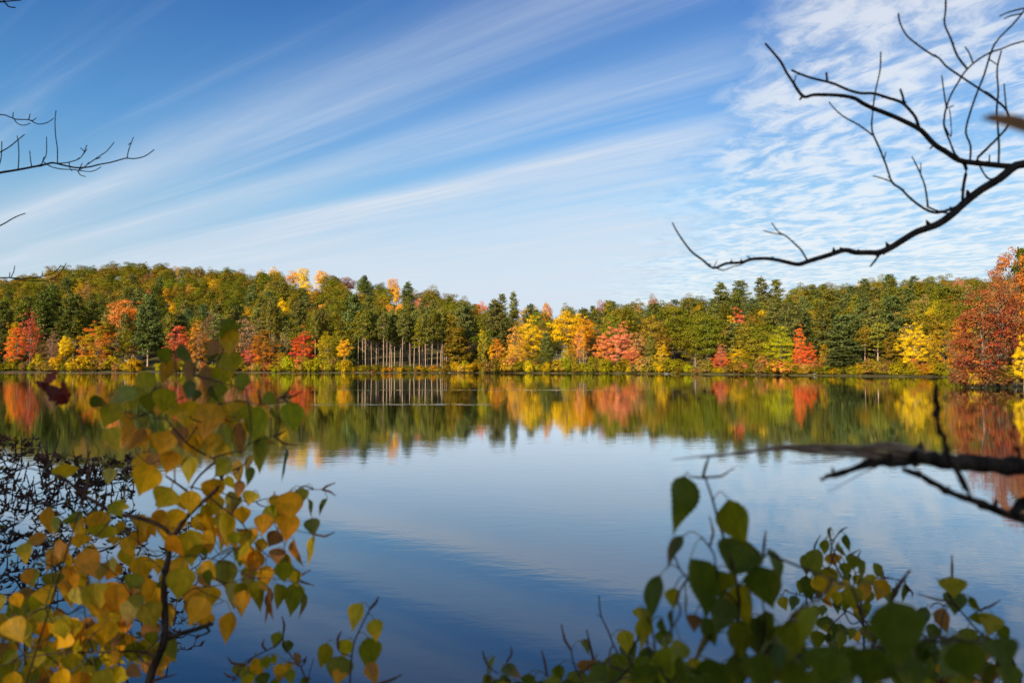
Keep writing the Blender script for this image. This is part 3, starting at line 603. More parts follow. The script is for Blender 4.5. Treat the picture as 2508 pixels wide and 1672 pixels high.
# ------------------------------------------------------------------ waterline shrubs
def near_name(X): return min(NAMED, key=lambda q: abs(q[0]-X))[1]
X = -40; cnt = {}
while X < 2345:
    ring = rnd.random()
    c1 = rnd.choice(['ygreen', 'olive', 'olive', 'gold', 'goldbrown', 'yellow', 'ygreen', 'brown', 'coral', 'green', 'lime', 'peach', 'tan'])
    if 850 < X < 1110: c1 = rnd.choice(['ygreen', 'olive', 'goldbrown', 'yellow', 'brown', 'orange', 'olive'])
    if X < 120: c1 = rnd.choice(['dkgreen', 'brown', 'olive'])
    c2 = rnd.choice(['olive', 'goldbrown', 'ygreen'])
    hp = rnd.uniform(14, 40) if not 850 < X < 1110 else rnd.uniform(8, 17); 
    if not (340 < X < 420 and ring < .7):
        sy = 912 if X < 1500 else 913
        t_ = rnd.uniform(-.2, 2.2); D = shore(X)+t_; g = float(ground(X, t_))
        base = 890-(g-3.4)/D*F; rel = 'left of' if (min(NAMED, key=lambda q: abs(q[0]-X))[0]) > X else 'right of'
        ST(X, base-hp, hp*rnd.uniform(.8, 1.3)+6, t_, 'shrub', c1, c2, f'low {NAME[c1]} waterline shrub just {rel} {near_name(X)}', 'shrub', 'shrub', group='low shrubs along the far waterline')
    X += rnd.uniform(8, 15)
for i in range(46):   # undergrowth on the bank in the grove and under the shore trees
    X = rnd.uniform(850, 1115) if i < 26 else rnd.uniform(60, 2300); t_ = rnd.uniform(5, 14); D = shore(X)+t_; g = float(ground(X, t_)); base = 890-(g-3.4)/D*F
    c1 = rnd.choice(['olive', 'ygreen', 'goldbrown', 'green'])
    ST(X, base-rnd.uniform(5, 12), rnd.uniform(14, 30), t_, 'shrub', c1, 'olive', f'small {NAME[c1]} bush up the bank by {near_name(X)}', 'shrub', 'shrub', group='undergrowth on the far bank')

# ------------------------------------------------------------------ fallen logs and stones at the far waterline
def log(pts, r, label):
    mb = MB(); P = []
    for X, Y, t_ in pts:
        D = shore(X)+t_; P.append(((X-1254)/F*D, D, (890-Y)/F*D+3.4))
    tube(mb, P, r, 6); o = link('fallen_log', mb.mesh('fallen_log', [LOGM], True)); tag(o, label, 'log')
LOGM = bark_mat('bleached_log', (.24, .20, .15), (.42, .36, .29), 3)
log([(1992, 917, -.3), (2003, 913, .2), (2012, 915, .4)], [.13, .10, .05], 'bleached forked log at the waterline left of the big layered pine')
log([(1994, 911, .2), (2000, 915, 0)], [.05, .09], 'short pale snag beside the bleached forked log')
log([(1279, 900, 1.5), (1287, 881, 2.4), (1292, 874, 3)], [.12, .10, .05], 'pale leaning dead stem under the low golden bushy tree')
log([(1304, 911, -.2), (1290, 890, 2), (1284, 880, 3)], [.12, .10, .05], 'pale fallen stem sloping into the water under the golden maple')
log([(1066, 908, .5), (1090, 906, .8), (1112, 908, .4)], [.16, .14, .08], 'grey log lying along the bare bank at the end of the pine grove')
log([(1202, 912, 0), (1214, 900, 2), (1222, 896, 3)], [.10, .09, .05], 'pale fallen branch below the small vivid orange maple')
for i, (X, w_, lab) in enumerate(((1632, .9, 'pale rounded stone at the waterline below the lemon yellow tree'), (1078, .7, 'grey stone on the bare bank by the end of the pine grove'), (1101, .55, 'smaller grey stone beside the log at the grove end'), (756, .6, 'grey stone at the water under the crimson maple'), (402, .8, 'grey stone on the grassy spot right of the big left-hand pine'))):
    t_ = -.2; D = shore(X)+t_; q = np.random.default_rng(300+i); mb = MB(); n = 10
    th = np.arange(n)*2*math.pi/n; rings = []
    for k in range(6):
        f = k/5*math.pi*.5; rings.append(np.stack([np.cos(th)*math.cos(f), np.sin(th)*math.cos(f)*.7, np.full(n, math.sin(f)*.55)], 1)*w_*(1+q.normal(size=(n, 1))*.09))
    V = np.concatenate(rings); a, b_ = np.meshgrid(np.arange(5), np.arange(n), indexing='ij'); a = a.ravel(); b_ = b_.ravel(); c_ = (b_+1) % n
    mb.add(V, np.stack([a*n+b_, a*n+c_, (a+1)*n+c_, (a+1)*n+b_], 1)); o = link('stone', mb.mesh('stone', [STONE] if i else [(STONE := bark_mat('grey_stone', (.10, .09, .08), (.22, .20, .18), 2))], True)); o.location = ((X-1254)/F*D, D, -.05); tag(o, lab, 'stone')

# ------------------------------------------------------------------ forest on the hills
COUNT = {'oak_tree': 0, 'pine_tree': 90, 'maple_tree': 110, 'hickory_tree': 0, 'bare_tree': 3}
LIM = {'oak_tree': 295, 'pine_tree': 290, 'maple_tree': 290, 'hickory_tree': 290, 'bare_tree': 290}
cands = []
y = 0
hr = random.Random(11)
t0 = 20.0
while t0 < 420:
    step = 11.0 if t0 < 120 else 13.5
    uu = -420.0+hr.random()*40
    while uu < 2900:
        D = shore(uu)+t0; du = step/D*F
        X = uu+hr.uniform(-.35, .35)*du; t_ = t0+hr.uniform(-.4, .4)*step
        uu += du
        if t_ > ridge(X)-shore(X)+14: continue
        if 855 < X < 1105 and t_ < 66: continue
        if any(abs(X-q[0]) < q[2] and q[1]-48 < t_ < q[1]+8 for q in HILLT): continue
        if 1180 < X < 1560 and 14 < t_ < 44 and hr.random() < .35: continue
        if 1330 < X < 1400 and t_ < 56: continue
        if 1640 < X < 1700 and t_ < 34: continue
        if 330 < X < 420 and t_ < 40: continue
        cands.append((t_, X))
    t0 += step*.95
cands.sort()
def zone(X, t_):
    k = t_/(ridge(X)-shore(X))
    lv = 'lower' if k < .33 else ('middle' if k < .72 else 'upper')
    return lv, k
stuff = []
for t_, X in cands:
    n_ = math.sin(X*.013+t_*.021)+math.sin(X*.031-t_*.017+2)
    k = t_/(ridge(X)-shore(X)); p = hr.random()
    pin = .42 if n_ > .3 else .13
    if 1720 < X < 2250 and k < .85: pin = .58
    if k > .75: pin *= .30
    if X < 760 and k > .55: pin *= .45
    mid = 1230 < X < 1500
    g = float(ground(X, t_)); D = shore(X)+t_; x, y = world(X, t_)
    if p < pin:
        nm, var = 'pine_tree', 'pine'; c1 = hr.choice(['pine', 'pine', 'bluepine', 'palepine', 'palepine', 'dkgreen', 'olive']); c2 = hr.choice(['pine', 'palepine', 'olive', 'bluepine']); H = hr.uniform(15, 21.5) if k < .8 else hr.uniform(14, 17); W = hr.uniform(10.5, 14.5)
    elif p < pin+(.20 if not mid else .45):
        nm, var = 'maple_tree', 'maple'; c1 = hr.choice(['goldbrown', 'goldbrown', 'gold', 'olive', 'tan', 'brown', 'green', 'olive'] if not mid else ['gold', 'orange', 'tan', 'peach', 'dusty', 'brown', 'goldbrown']); c2 = hr.choice(['olive', 'goldbrown', 'tan'])
        if hr.random() < .07: c1, c2 = hr.choice([('orange', 'peach'), ('coral', 'dusty'), ('russet', 'brown'), ('yellow', 'gold')])
        H = hr.uniform(12.5, 16.5); W = hr.uniform(9, 13)
    elif p < pin+(.25 if not mid else .55):
        nm, var = 'bare_tree', 'bare'; c1 = hr.choice(['tan', 'dusty', 'grey', 'mauve']); c2 = 'grey'; H = hr.uniform(12, 16); W = hr.uniform(9, 12)
    elif p < pin+.42 and not mid:
        nm, var = 'hickory_tree', 'oak'; c1 = hr.choice(['goldbrown', 'olive', 'green', 'olive']); c2 = hr.choice(['olive', 'goldbrown']); H = hr.uniform(13.5, 17); W = hr.uniform(12, 17)
    else:
        nm, var = 'oak_tree', 'oak'; c1 = hr.choice(['olive', 'olive', 'green', 'olive', 'dkgreen']); c2 = hr.choice(['green', 'olive', 'goldbrown', 'green']); H = hr.uniform(12, 19); W = hr.uniform(11, 19)
    if nm == 'maple_tree' and t_ < 30: H *= .85
    Ytop = 890-(g+H-3.4)/D*F
    inview = -60 < X < 2568
    if COUNT[nm] < LIM[nm] and inview:
        COUNT[nm] += 1; lv = zone(X, t_)[0]; nn = near_name(X)
        cn = NAME[c1]; kd = {'oak_tree': 'oak', 'pine_tree': 'pine', 'maple_tree': 'maple', 'hickory_tree': 'hickory', 'bare_tree': 'bare tree'}[nm]
        tree(var, nm, (x, y, g-.3), W/12, H/16, c1, c2, f'{cn} {kd}, {lv} slope, {"left" if min(NAMED, key=lambda q: abs(q[0]-X))[0] > X else "right"} behind {nn}', 'tree', f'{cn} trees of this kind on the {lv} wooded slope', parts=False)
    else:
        stuff.append((x, y, g-.3, W/12, H/16, hr.random()*6.28, var, c1, c2))
print('COUNT', COUNT, 'stuff', len(stuff))
# whatever is past the limit: one object that instances the same trees on points
src = bpy.data.collections.new('forest_sources'); order = []
for kk in ('oak', 'maple', 'pine', 'bare'):
    for i, (cm, tm, jm) in enumerate(VAR[kk]):
        order.append((kk, jm))
me = bpy.data.meshes.new('far_forest')
me.from_pydata([s_[:3] for s_ in stuff], [], [])
def att(nm, ty, vals, key='value'):
    a = me.attributes.new(nm, ty, 'POINT'); a.data.foreach_set(key, np.asarray(vals, np.float32 if ty != 'INT' else np.int32).ravel())
if stuff:
    att('scl', 'FLOAT_VECTOR', [(s_[3], s_[3], s_[4]) for s_ in stuff], 'vector'); att('rz', 'FLOAT_VECTOR', [(0, 0, s_[5]) for s_ in stuff], 'vector')
    att('tint', 'FLOAT_VECTOR', [PAL[s_[7]] for s_ in stuff], 'vector'); att('tint2', 'FLOAT_VECTOR', [PAL[s_[8]] for s_ in stuff], 'vector')
    ks = [k for k, _ in order]; att('pick', 'INT', [hr.choice([i for i, k in enumerate(ks) if k == s_[6]]) for s_ in stuff])
    ff = link('far_forest', me); tag(ff, 'mass of further trees filling the hillsides behind and beyond', kind='stuff')
    ng = bpy.data.node_groups.new('forest', 'GeometryNodeTree')
    ng.interface.new_socket('Geometry', in_out='INPUT', socket_type='NodeSocketGeometry'); ng.interface.new_socket('Geometry', in_out='OUTPUT', socket_type='NodeSocketGeometry')
    gi = ng.nodes.new('NodeGroupInput'); go = ng.nodes.new('NodeGroupOutput'); iop = ng.nodes.new('GeometryNodeInstanceOnPoints')
    join = ng.nodes.new('GeometryNodeGeometryToInstance')
    for k, jm in reversed(order):
        so = bpy.data.objects.new('forest_source', jm); oi = ng.nodes.new('GeometryNodeObjectInfo'); oi.inputs['Object'].default_value = so; oi.inputs['As Instance'].default_value = True
        ng.links.new(oi.outputs['Geometry'], join.inputs[0])
    def na(nm, ty):
        n = ng.nodes.new('GeometryNodeInputNamedAttribute'); n.data_type = ty; n.inputs[0].default_value = nm; return n.outputs[0]
    L_ = ng.links.new
    L_(gi.outputs[0], iop.inputs['Points']); L_(join.outputs[0], iop.inputs['Instance']); iop.inputs['Pick Instance'].default_value = True
    L_(na('pick', 'INT'), iop.inputs['Instance Index']); L_(na('scl', 'FLOAT_VECTOR'), iop.inputs['Scale']); L_(na('rz', 'FLOAT_VECTOR'), iop.inputs['Rotation'])
    L_(iop.outputs[0], go.inputs[0])
    md_ = ff.modifiers.new('forest', 'NODES'); md_.node_group = ng

# ------------------------------------------------------------------ trees on the headland (about 105 m away)
def head_tree(X, top, wpx, D, var, c1, c2, label, name='maple_tree', idx=None, cat='tree'):
    x = (X-1254)/F*D
    for _ in range(3):
        x = (X-1254)/F*D; q = (x-hx0)/110; D = max(D, 101.5+10*(1-min(1, max(0, q*14)))**2-q*6+1.2*math.sin(q*40)+1.6)
    g = .3; H = (890-top)/F*D+3.4-g; W = wpx/F*D
    tree(var, name, (x, D, g), W/12*1.05, H/16, c1, c2, label, cat, None, idx)
reg('big_maple', 0, decid(201, nc=230, nl=70, leaf=.13, cr=.85, z0=.2, nlimb=60, r0=.22, sparse=.1, shape='cone'), BARK)
reg('big_maple', 2, decid(203, nc=210, nl=75, leaf=.13, cr=.9, z0=2, nlimb=60, r0=.22, sparse=.1), BARK)
reg('big_maple', 1, decid(202, nc=200, nl=60, leaf=.12, cr=.85, z0=1.5, nlimb=60, r0=.22, sparse=.35), BARK)
head_tree(2405, 700, 190, 109, 'big_maple', 'russet', 'darkred', 'large russet brown maple spreading over the water at the tip of the headland', idx=0)
head_tree(2446, 640, 140, 113, 'big_maple', 'brown', 'darkred', 'tall half bare pinkish maple with pale limbs on the headland', idx=2)
head_tree(2486, 604, 150, 118, 'big_maple', 'rust', 'russet', 'tall orange topped maple highest on the headland but for the pine', idx=1)
head_tree(2362, 764, 60, 114, 'big_maple', 'darkred', 'russet', 'dark wine red maple at the left of the headland', idx=0)
head_tree(2340, 800, 60, 116, 'maple_thin', 'orange', 'brown', 'orange tinged small tree at the left tip of the headland')
head_tree(2512, 600, 110, 126, 'pine_fine', 'dkgreen', 'green', 'dark pine behind the orange maple at the right edge', 'pine_tree', idx=1)
head_tree(2380, 860, 110, 106, 'big_maple', 'russet', 'darkred', 'low dark russet boughs hanging to the water at the headland tip', idx=0)
head_tree(2466, 886, 66, 104, 'maple_fine', 'ygreen', 'yellow', 'round yellow bush at the water on the headland', 'shrub', idx=1, cat='shrub')
head_tree(2506, 822, 52, 106, 'maple_fine', 'yellow', 'gold', 'bright yellow leafy tree at the right edge of the headland', idx=3)
head_tree(2440, 900, 90, 105, 'big_maple', 'brown', 'russet', 'dark brownish thicket behind the round yellow bush', 'shrub', idx=0, cat='shrub')
for i, (X, tp, c) in enumerate(((2580, 640, 'orange'), (2680, 620, 'green'), (2800, 650, 'russet'))):
    head_tree(X, tp, 150, 112+i*5, 'oak_fine', c, 'brown', f'{NAME[c]} tree further along the headland past the right edge', idx=i)
for i in range(22):
    X = rnd.uniform(2336, 2530); c = rnd.choice(['brown', 'russet', 'ygreen', 'gold', 'olive', 'darkred']); yb = rnd.uniform(944, 954); D_ = 100+rnd.random()*4
    head_tree(X, yb-rnd.uniform(26, 60), rnd.uniform(34, 60), D_, 'shrub', c, 'brown', f'low {NAME[c]} bush crowding the water edge of the headland', 'shrub', cat='shrub')
# tall trees on the near bank behind the viewpoint; they shade the near branches
for i, (x, y, h_, w_) in enumerate(((-13.1, -13.6, 20, 11), (-19.0, -9.2, 20, 11), (-7.4, -18.4, 20, 11), (-14.4, -22.5, 23, 12), (-21.5, -17.0, 23, 12), (-8.5, -27.5, 24, 12))):
    tree('oak_fine', 'oak_tree', (x, y, 1.9), w_/12, h_/16, 'olive', 'green', f'leafy near-bank oak behind the viewpoint, {["middle of the front row","right of the front row","left of the front row","middle of the back row","right of the back row","left of the back row"][i]}', 'tree')

# ================================================================== near branches and shrubs
CR = {'A': (1600, 0, .4464), 'B': (0, 240, .37), 'C': (0, 0, .6803), 'D': (0, 740, .3827), 'E': (0, 1160, .4337), 'F': (1550, 1040, .4073), 'G': (1150, 1400, .2551), 'H': (1600, 880, .386), 'I': (0, 0, 1.0)}
def P3(c, x, y, d):
    ox, oy, s = CR[c]; return at(ox+x*s, oy+y*s, d)
def bank_z(x, y): return 1.75 if y < .6 else 1.75-(y-.6)*.46
def leaf_mat():
    m, t = material('birch_leaf')
    col = t.new('ShaderNodeAttribute', attribute_type='GEOMETRY', attribute_name='col').outputs[0]
    luv = t.new('ShaderNodeAttribute', attribute_type='GEOMETRY', attribute_name='luv').outputs[1]
    q = t.new('ShaderNodeSeparateXYZ', {0: luv}).outputs
    ax = t.m('ABSOLUTE', q[1])
    v = t.m('FRACT', t.m('SUBTRACT', t.m('MULTIPLY', q[0], 8.0), t.m('MULTIPLY', ax, 2.3)))
    vein = t.m('MAXIMUM', t.mr(t.m('ABSOLUTE', t.m('SUBTRACT', v, .5)), .0, .10, 1, 0), t.mr(ax, .03, .09, 1, 0))
    nv = t.vm('MULTIPLY', luv, (3, 2, 1))
    n = t.noise(nv, 1.3, 4, .6); n2 = t.noise(nv, 6, 3, .6)
    c = t.mix(t.mr(n, .30, .72), t.mix(1.0, col, (.72, .78, .72, 1), 'MULTIPLY'), t.mix(1.0, col, (1.25, 1.12, 1.0, 1), 'MULTIPLY'))
    c = t.mix(t.m('MULTIPLY', vein, .30), c, t.mix(1.0, col, (1.5, 1.4, 1.6, 1), 'MULTIPLY'))
    c = t.mix(t.m('MULTIPLY', t.mr(n2, .66, .74), .75), c, (.16, .07, .02, 1))
    b = t.new('ShaderNodeBump', {'Height': t.m('MULTIPLY', vein, -1.0), 'Strength': .35, 'Distance': .0006}).outputs[0]
    p = t.new('ShaderNodeBsdfPrincipled', {'Base Color': c, 'Roughness': .5, 'Normal': b, 'Specular IOR Level': .35})
    tr = t.new('ShaderNodeBsdfTranslucent', {'Color': c})
    mx = t.new('ShaderNodeMixShader', {0: .48, 1: p.outputs[0], 2: tr.outputs[0]})
    t.l.new(mx.outputs[0], t.new('ShaderNodeOutputMaterial').inputs[0]); return m
LEAF = leaf_mat()
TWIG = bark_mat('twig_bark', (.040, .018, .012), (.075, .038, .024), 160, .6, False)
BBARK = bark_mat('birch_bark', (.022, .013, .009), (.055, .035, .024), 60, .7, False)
PALEB = bark_mat('pale_birch_bark', (.09, .075, .07), (.38, .34, .31), 45, .7, False)
CATK = bark_mat('catkin', (.085, .032, .016), (.15, .065, .032), 400, .8, False)
PETI = bark_mat('petiole', (.20, .17, .04), (.26, .22, .07), 100, .6, False)
LC = dict(G=(.115, .140, .008), g=(.270, .255, .008), h=(.50, .37, .009), y=(.88, .47, .010), Y=(.92, .42, .012), o=(.78, .31, .012), b=(.42, .18, .04), p=(.55, .43, .07), L=(.38, .37, .008))
BPROF = np.array([[0, .10], [.04, .45], [.10, .74], [.18, .93], [.27, 1.0], [.38, .97], [.50, .84], [.62, .64], [.74, .42], [.85, .20], [.93, .08], [1, .01]])
class LeafSet:
    def __init__(s, seed, prof=BPROF): s.mb = MB(); s.uv = []; s.rng = np.random.default_rng(seed); s.prof = prof; s.pet = MB()
    def leaf(s, B, T, w, c1, c2=None, st=24, fold=None, serr=.055):
        rng = s.rng; B = np.asarray(B, float); T = np.asarray(T, float); a = T-B; L = np.linalg.norm(a); a = a/L
        mid = (B+T)/2; v = unit(mid-CAM); s0 = unit(np.cross(a, v)); hw = .40*L
        ct = min(1.0, w/(2*hw)); hw = max(hw, w/2); th = math.acos(ct)*(1 if rng.random() < .5 else -1)+rng.normal()*.12
        sd = unit(math.cos(th)*s0+math.sin(th)*v); n = np.cross(sd, a)
        if n @ v > 0: n = -n
        fold = rng.uniform(.05, .40) if fold is None else fold
        t = np.linspace(0, 1, st); pr = np.interp(t, s.prof[:, 0], s.prof[:, 1])
        xs = np.array([-1, -.55, 0, .55, 1.0]); Tt, Xx = np.meshgrid(t, xs, indexing='ij'); Pr = pr[:, None]*np.ones(5)
        ser = 1+serr*np.where(np.arange(st) % 2 == 0, 1, -1)[:, None]*np.where(np.abs(Xx) > .9, 1, 0)
        asym = 1+rng.normal()*.06*np.sign(Xx)
        cu = rng.uniform(-.10, .16); tw = rng.normal()*.20; bend = rng.normal()*.05
        ang = tw*(Tt-.3); S_ = sd[None, None]*np.cos(ang)[..., None]+n[None, None]*np.sin(ang)[..., None]
        wav = .05*np.sin(Tt*9+rng.random()*6)*np.abs(Xx)
        V = B+a*(L*Tt)[..., None]+S_*(hw*Pr*ser*asym*Xx)[..., None]+n*((np.abs(Xx)**1.3*fold*Pr+wav*Pr)*hw-cu*L*(Tt**2))[..., None]+sd*(bend*L*Tt**2)[..., None]
        c1 = np.array(c1); c2 = np.array(c2 if c2 is not None else c1); br = rng.uniform(.82, 1.18)
        q = Tt if rng.random() < .5 else np.abs(Xx)*.6+.3*Tt
        mixf = np.clip((q-rng.uniform(.3, .9))*2.2+.15*rng.normal(size=q.shape), 0, 1)
        col = (c1*(1-mixf[..., None])+c2*mixf[..., None])*br
        i, j = np.meshgrid(np.arange(st-1), np.arange(4), indexing='ij'); i = i.ravel(); j = j.ravel()
        s.mb.add(V.reshape(-1, 3), np.stack([i*5+j, (i+1)*5+j, (i+1)*5+j+1, i*5+j+1], 1), 0, col.reshape(-1, 3))
        s.uv.append(np.stack([Tt.ravel(), Xx.ravel(), np.full(Tt.size, rng.random()*40)], 1))
    def build(s, name, parent, mat=None):
        me = s.mb.mesh(name, [mat or LEAF, PETI], True, True)
        a = me.attributes.new('luv', 'FLOAT_VECTOR', 'POINT'); a.data.foreach_set('vector', np.concatenate(s.uv).astype(np.float32).ravel())
        return link(name, me, parent)
class Plant:
    """a near plant: skeleton tubes, leaves hung on the nearest twig, catkins"""
    def __init__(s, name, label, cat, seed, d, bark=TWIG, group=None):
        s.root = link(name, None); tag(s.root, label, cat, group); s.rng = np.random.default_rng(seed)
        s.d = d; s.tw = MB(); s.ls = LeafSet(seed+1); s.nodes = []; s.bark = bark; s.seed = seed; s.first = None
    def branch(s, c, pts, w0, w1, mb=None, dj=.02, d=None, knob=True, free=False):
        d = d or s.d; sc = CR[c][2]; n = len(pts)
        dd = d+np.cumsum(s.rng.normal(size=n))*dj*.3
        P = np.array([P3(c, x, y, q) for (x, y), q in zip(pts, dd)])
        if s.nodes and not free:  # join the start to the existing skeleton when it is close
            N = np.array(s.nodes); px0 = P[0]; k = np.argmin(np.linalg.norm(N-px0, axis=1))
            if np.linalg.norm(N[k]-px0) < .06*d: 
                off = N[k]-P[0]; P = P+off*np.linspace(1, 0, n)[:, None]
        r = np.linspace(w0, w1, n)*sc/2/F*d
        Q = tube(mb or s.tw, P, r, 6 if w0*sc < 12 else 8)
        for i in range(len(Q)-1):
            for f in (0, .5): s.nodes.append(Q[i]*(1-f)+Q[i+1]*f)
        if knob:
            for i in range(2, len(Q)-1):
                if s.rng.random() < .22:
                    rr = float(np.interp(i, [0, len(Q)-1], [r[0], r[-1]])); dv = unit(s.rng.normal(size=3))
                    tube(mb or s.tw, [Q[i], Q[i]+dv*rr*1.1, Q[i]+dv*rr*1.8+np.array([0, 0, rr*.5])], [rr*.8, rr*.75, rr*.3], 4, smooth=False)
        return Q
    def to_ground(s, p, r, lean=(0, 0)):
        p = np.array(p); g = np.array([p[0]+lean[0], p[1]+lean[1], 0]); g[2] = bank_z(g[0], g[1])-.05
        tube(s.tw, [p, p*.6+g*.4+np.array([.02, 0, 0]), g], [r, r*1.1, r*1.35], 8)
    def hang(s, B, w=.0006):
        """petiole from the nearest twig node; long reaches get a twig"""
        N = np.array(s.nodes); dist = np.linalg.norm(N-B, axis=1); k = np.argmin(dist); n0 = N[k]; L = dist[k]
        if L > .035*s.d+.012:
            e = B+(n0-B)*.25; md = (n0+e)/2+s.rng.normal(size=3)*L*.07
            tube(s.tw, [n0, md, e], [.0013, .0011, .0008], 5); 
            for f in np.linspace(0, 1, 6): s.nodes.append(n0*(1-f)+e*f)
            n0 = e; L = np.linalg.norm(B-e)
        md = (n0+B)/2+np.array([0, 0, min(.25*L, .008)])
        k0 = s.ls.mb.n; tube(s.ls.mb, [n0, md, B], [w, w, w*1.1], 4, 1, col=(.2, .17, .04), cap=False); s.ls.uv.append(np.tile([.5, .6, 0.0], (s.ls.mb.n-k0, 1)))
    def lv(s, c, spec, dj=.05, d=None, serr=.055):
        sc = CR[c][2]; d0 = d or s.d
        alt = {'y': 'Yhb', 'Y': 'oby', 'o': 'byb', 'g': 'hgG', 'G': 'gGb', 'h': 'ygy', 'b': 'bob', 'p': 'pby', 'L': 'ghy'}
        for it in spec.split(';'):
            q = it.split()
            if len(q) < 6: continue
            x, y, x2, y2, w_ = map(float, q[:5]); dd = d0+s.rng.normal()*dj
            B = P3(c, x, y, dd); T = P3(c, x2, y2, dd+s.rng.normal()*.012)
            s.hang(B); s.ls.leaf(B, B+(T-B)*1.04, w_*1.08*sc/F*dd, LC[q[5]], LC[alt[q[5]][s.rng.integers(3)]], serr=serr)
    def cat(s, c, pts, w=14, d=None):
        mb = MB(); sc = CR[c][2]; d = d or s.d; n = len(pts)
        P = np.array([P3(c, x, y, d) for x, y in pts])
        N = np.array(s.nodes); k = np.argmin(np.linalg.norm(N-P[0], axis=1))
        if np.linalg.norm(N[k]-P[0]) < .12*d: P = P+(N[k]-P[0])[None]*np.array([1, .5]+[.2]*(n-2))[:n, None]
        t = np.linspace(0, 1, 14); Q = np.stack([np.interp(t*(n-1), np.arange(n), P[:, i]) for i in range(3)], 1)
        r = w*sc/2/F*d*(.55+.5*np.sin(np.clip(t*1.15+.1, 0, 1)*math.pi)**.5)*(1+.10*np.where(np.arange(14) % 2 == 0, 1, -1))
        tube(mb, Q, r, 6, 0, False); link('catkin', mb.mesh('catkin', [CATK], True), s.root)
    def fill(s, n, region, lens, cols, d0, dj, tip=(0, 1), spread=.5, wr=(.45, .92)):
        k = 0
        while k < n:
            X, Y = region(s.rng)
            d = d0+s.rng.normal()*dj; L = s.rng.uniform(*lens); a = s.rng.normal()*spread
            X2 = X+math.sin(a)*L; Y2 = Y+math.cos(a)*L; c = s.rng.choice(list(cols)); c2 = s.rng.choice(list(cols))
            B = at(X, Y, d); T = at(X2, Y2, d+s.rng.normal()*.012)
            s.hang(B); s.ls.leaf(B, T, L*s.rng.uniform(*wr)/F*d, LC[c], LC[c2]); k += 1
    def done(s, leaves=True, twigname='branches', mats=None):
        if s.tw.V: link(twigname, s.tw.mesh(twigname, [s.bark], True), s.root)
        if s.ls.mb.V: s.ls.build('foliage', s.root)

# ---- yellow birch sapling at left
b = Plant('birch_sapling', 'young birch with yellow, orange and green leaves filling the lower left foreground', 'tree', 1, 1.30)
tr = MB()
Q = b.branch('E', [(840, 1190), (862, 1100), (902, 1010), (925, 950), (933, 850), (930, 750), (926, 650), (936, 550), (952, 470), (960, 370)], 50, 32, tr)
b.to_ground(Q[0], 42*.4337/2/F*1.3, (-.05, .1))
B_ = b.branch
B_('E', [(960, 370), (1000, 310), (1050, 240), (1110, 180), (1180, 120), (1250, 50), (1245, 0)], 30, 19)
B_('D', [(1417, 1150), (1405, 1075), (1360, 1010), (1290, 975), (1210, 925), (1150, 865), (1100, 800), (1060, 745), (1065, 690), (1110, 620), (1130, 480), (1112, 320), (1132, 180)], 17, 4)
B_('D', [(1265, 1280), (1200, 1215), (1130, 1160), (1060, 1110)], 20, 12); B_('D', [(1130, 1160), (1125, 1060), (1180, 1010)], 10, 5)
B_('D', [(1355, 1005), (1420, 980), (1500, 960), (1555, 955), (1590, 900)], 14, 6); B_('D', [(1500, 958), (1480, 870), (1510, 800)], 8, 5)
B_('D', [(1345, 1030), (1260, 1115), (1220, 1190)], 16, 12); B_('D', [(1410, 1140), (1475, 1095), (1540, 1060)], 10, 5)
B_('E', [(955, 378), (900, 320), (820, 280), (740, 255), (650, 235), (580, 200), (530, 165), (460, 120), (400, 60), (330, 10)], 27, 19)
B_('D', [(374, 1109), (310, 1090), (240, 1070), (150, 1060), (50, 1085)], 14, 6); B_('D', [(560, 1190), (650, 1105), (740, 1112), (850, 1120)], 11, 5)
B_('D', [(700, 1045), (760, 1012), (870, 1000), (950, 1012), (1010, 1000), (1090, 990)], 9, 7); B_('D', [(950, 1012), (880, 965), (858, 910)], 7, 4)
B_('D', [(570, 1060), (620, 1000), (628, 930), (560, 870), (520, 800)], 7, 4, free=True)
B_('D', [(1200, 890), (1270, 785), (1300, 700), (1340, 620), (1385, 510), (1392, 400), (1430, 310), (1440, 200), (1490, 130), (1512, 60)], 8, 5)
B_('D', [(1060, 745), (960, 740), (900, 690), (870, 750)], 7, 4); B_('D', [(870, 750), (810, 740), (770, 650), (735, 610)], 5, 3)
B_('D', [(1300, 690), (1450, 640), (1560, 635), (1670, 655), (1760, 630), (1800, 600)], 9, 6); B_('D', [(1340, 870), (1390, 810), (1430, 755), (1510, 735)], 8, 5)
B_('D', [(1590, 900), (1690, 870), (1760, 852)], 7, 5); B_('D', [(1010, 690), (960, 580), (900, 560)], 5, 3); B_('D', [(680, 700), (620, 690), (600, 680)], 6, 4)
B_('E', [(1240, 110), (1330, 150), (1430, 170), (1500, 147), (1565, 135)], 8, 5); B_('E', [(1565, 135), (1640, 110), (1740, 88), (1832, 90)], 5, 4)
B_('E', [(1200, 160), (1280, 225), (1380, 300), (1430, 380), (1480, 440), (1560, 495), (1640, 530)], 10, 5); B_('E', [(1560, 495), (1600, 400), (1540, 270), (1640, 310), (1790, 345)], 6, 4)
B_('E', [(960, 470), (1100, 460), (1200, 480), (1300, 512), (1370, 560)], 8, 5); B_('E', [(940, 760), (1050, 690), (1110, 650), (1230, 635), (1390, 595), (1540, 590), (1700, 620)], 8, 4)
B_('E', [(1370, 560), (1480, 540), (1600, 560), (1640, 565)], 5, 4); B_('E', [(1100, 565), (1180, 630), (1260, 690), (1200, 745)], 6, 4)
B_('E', [(930, 940), (1020, 905), (1100, 880), (1200, 845)], 30, 22, tr); B_('E', [(1150, 865), (1180, 890), (1120, 915), (1060, 905)], 16, 6, tr)
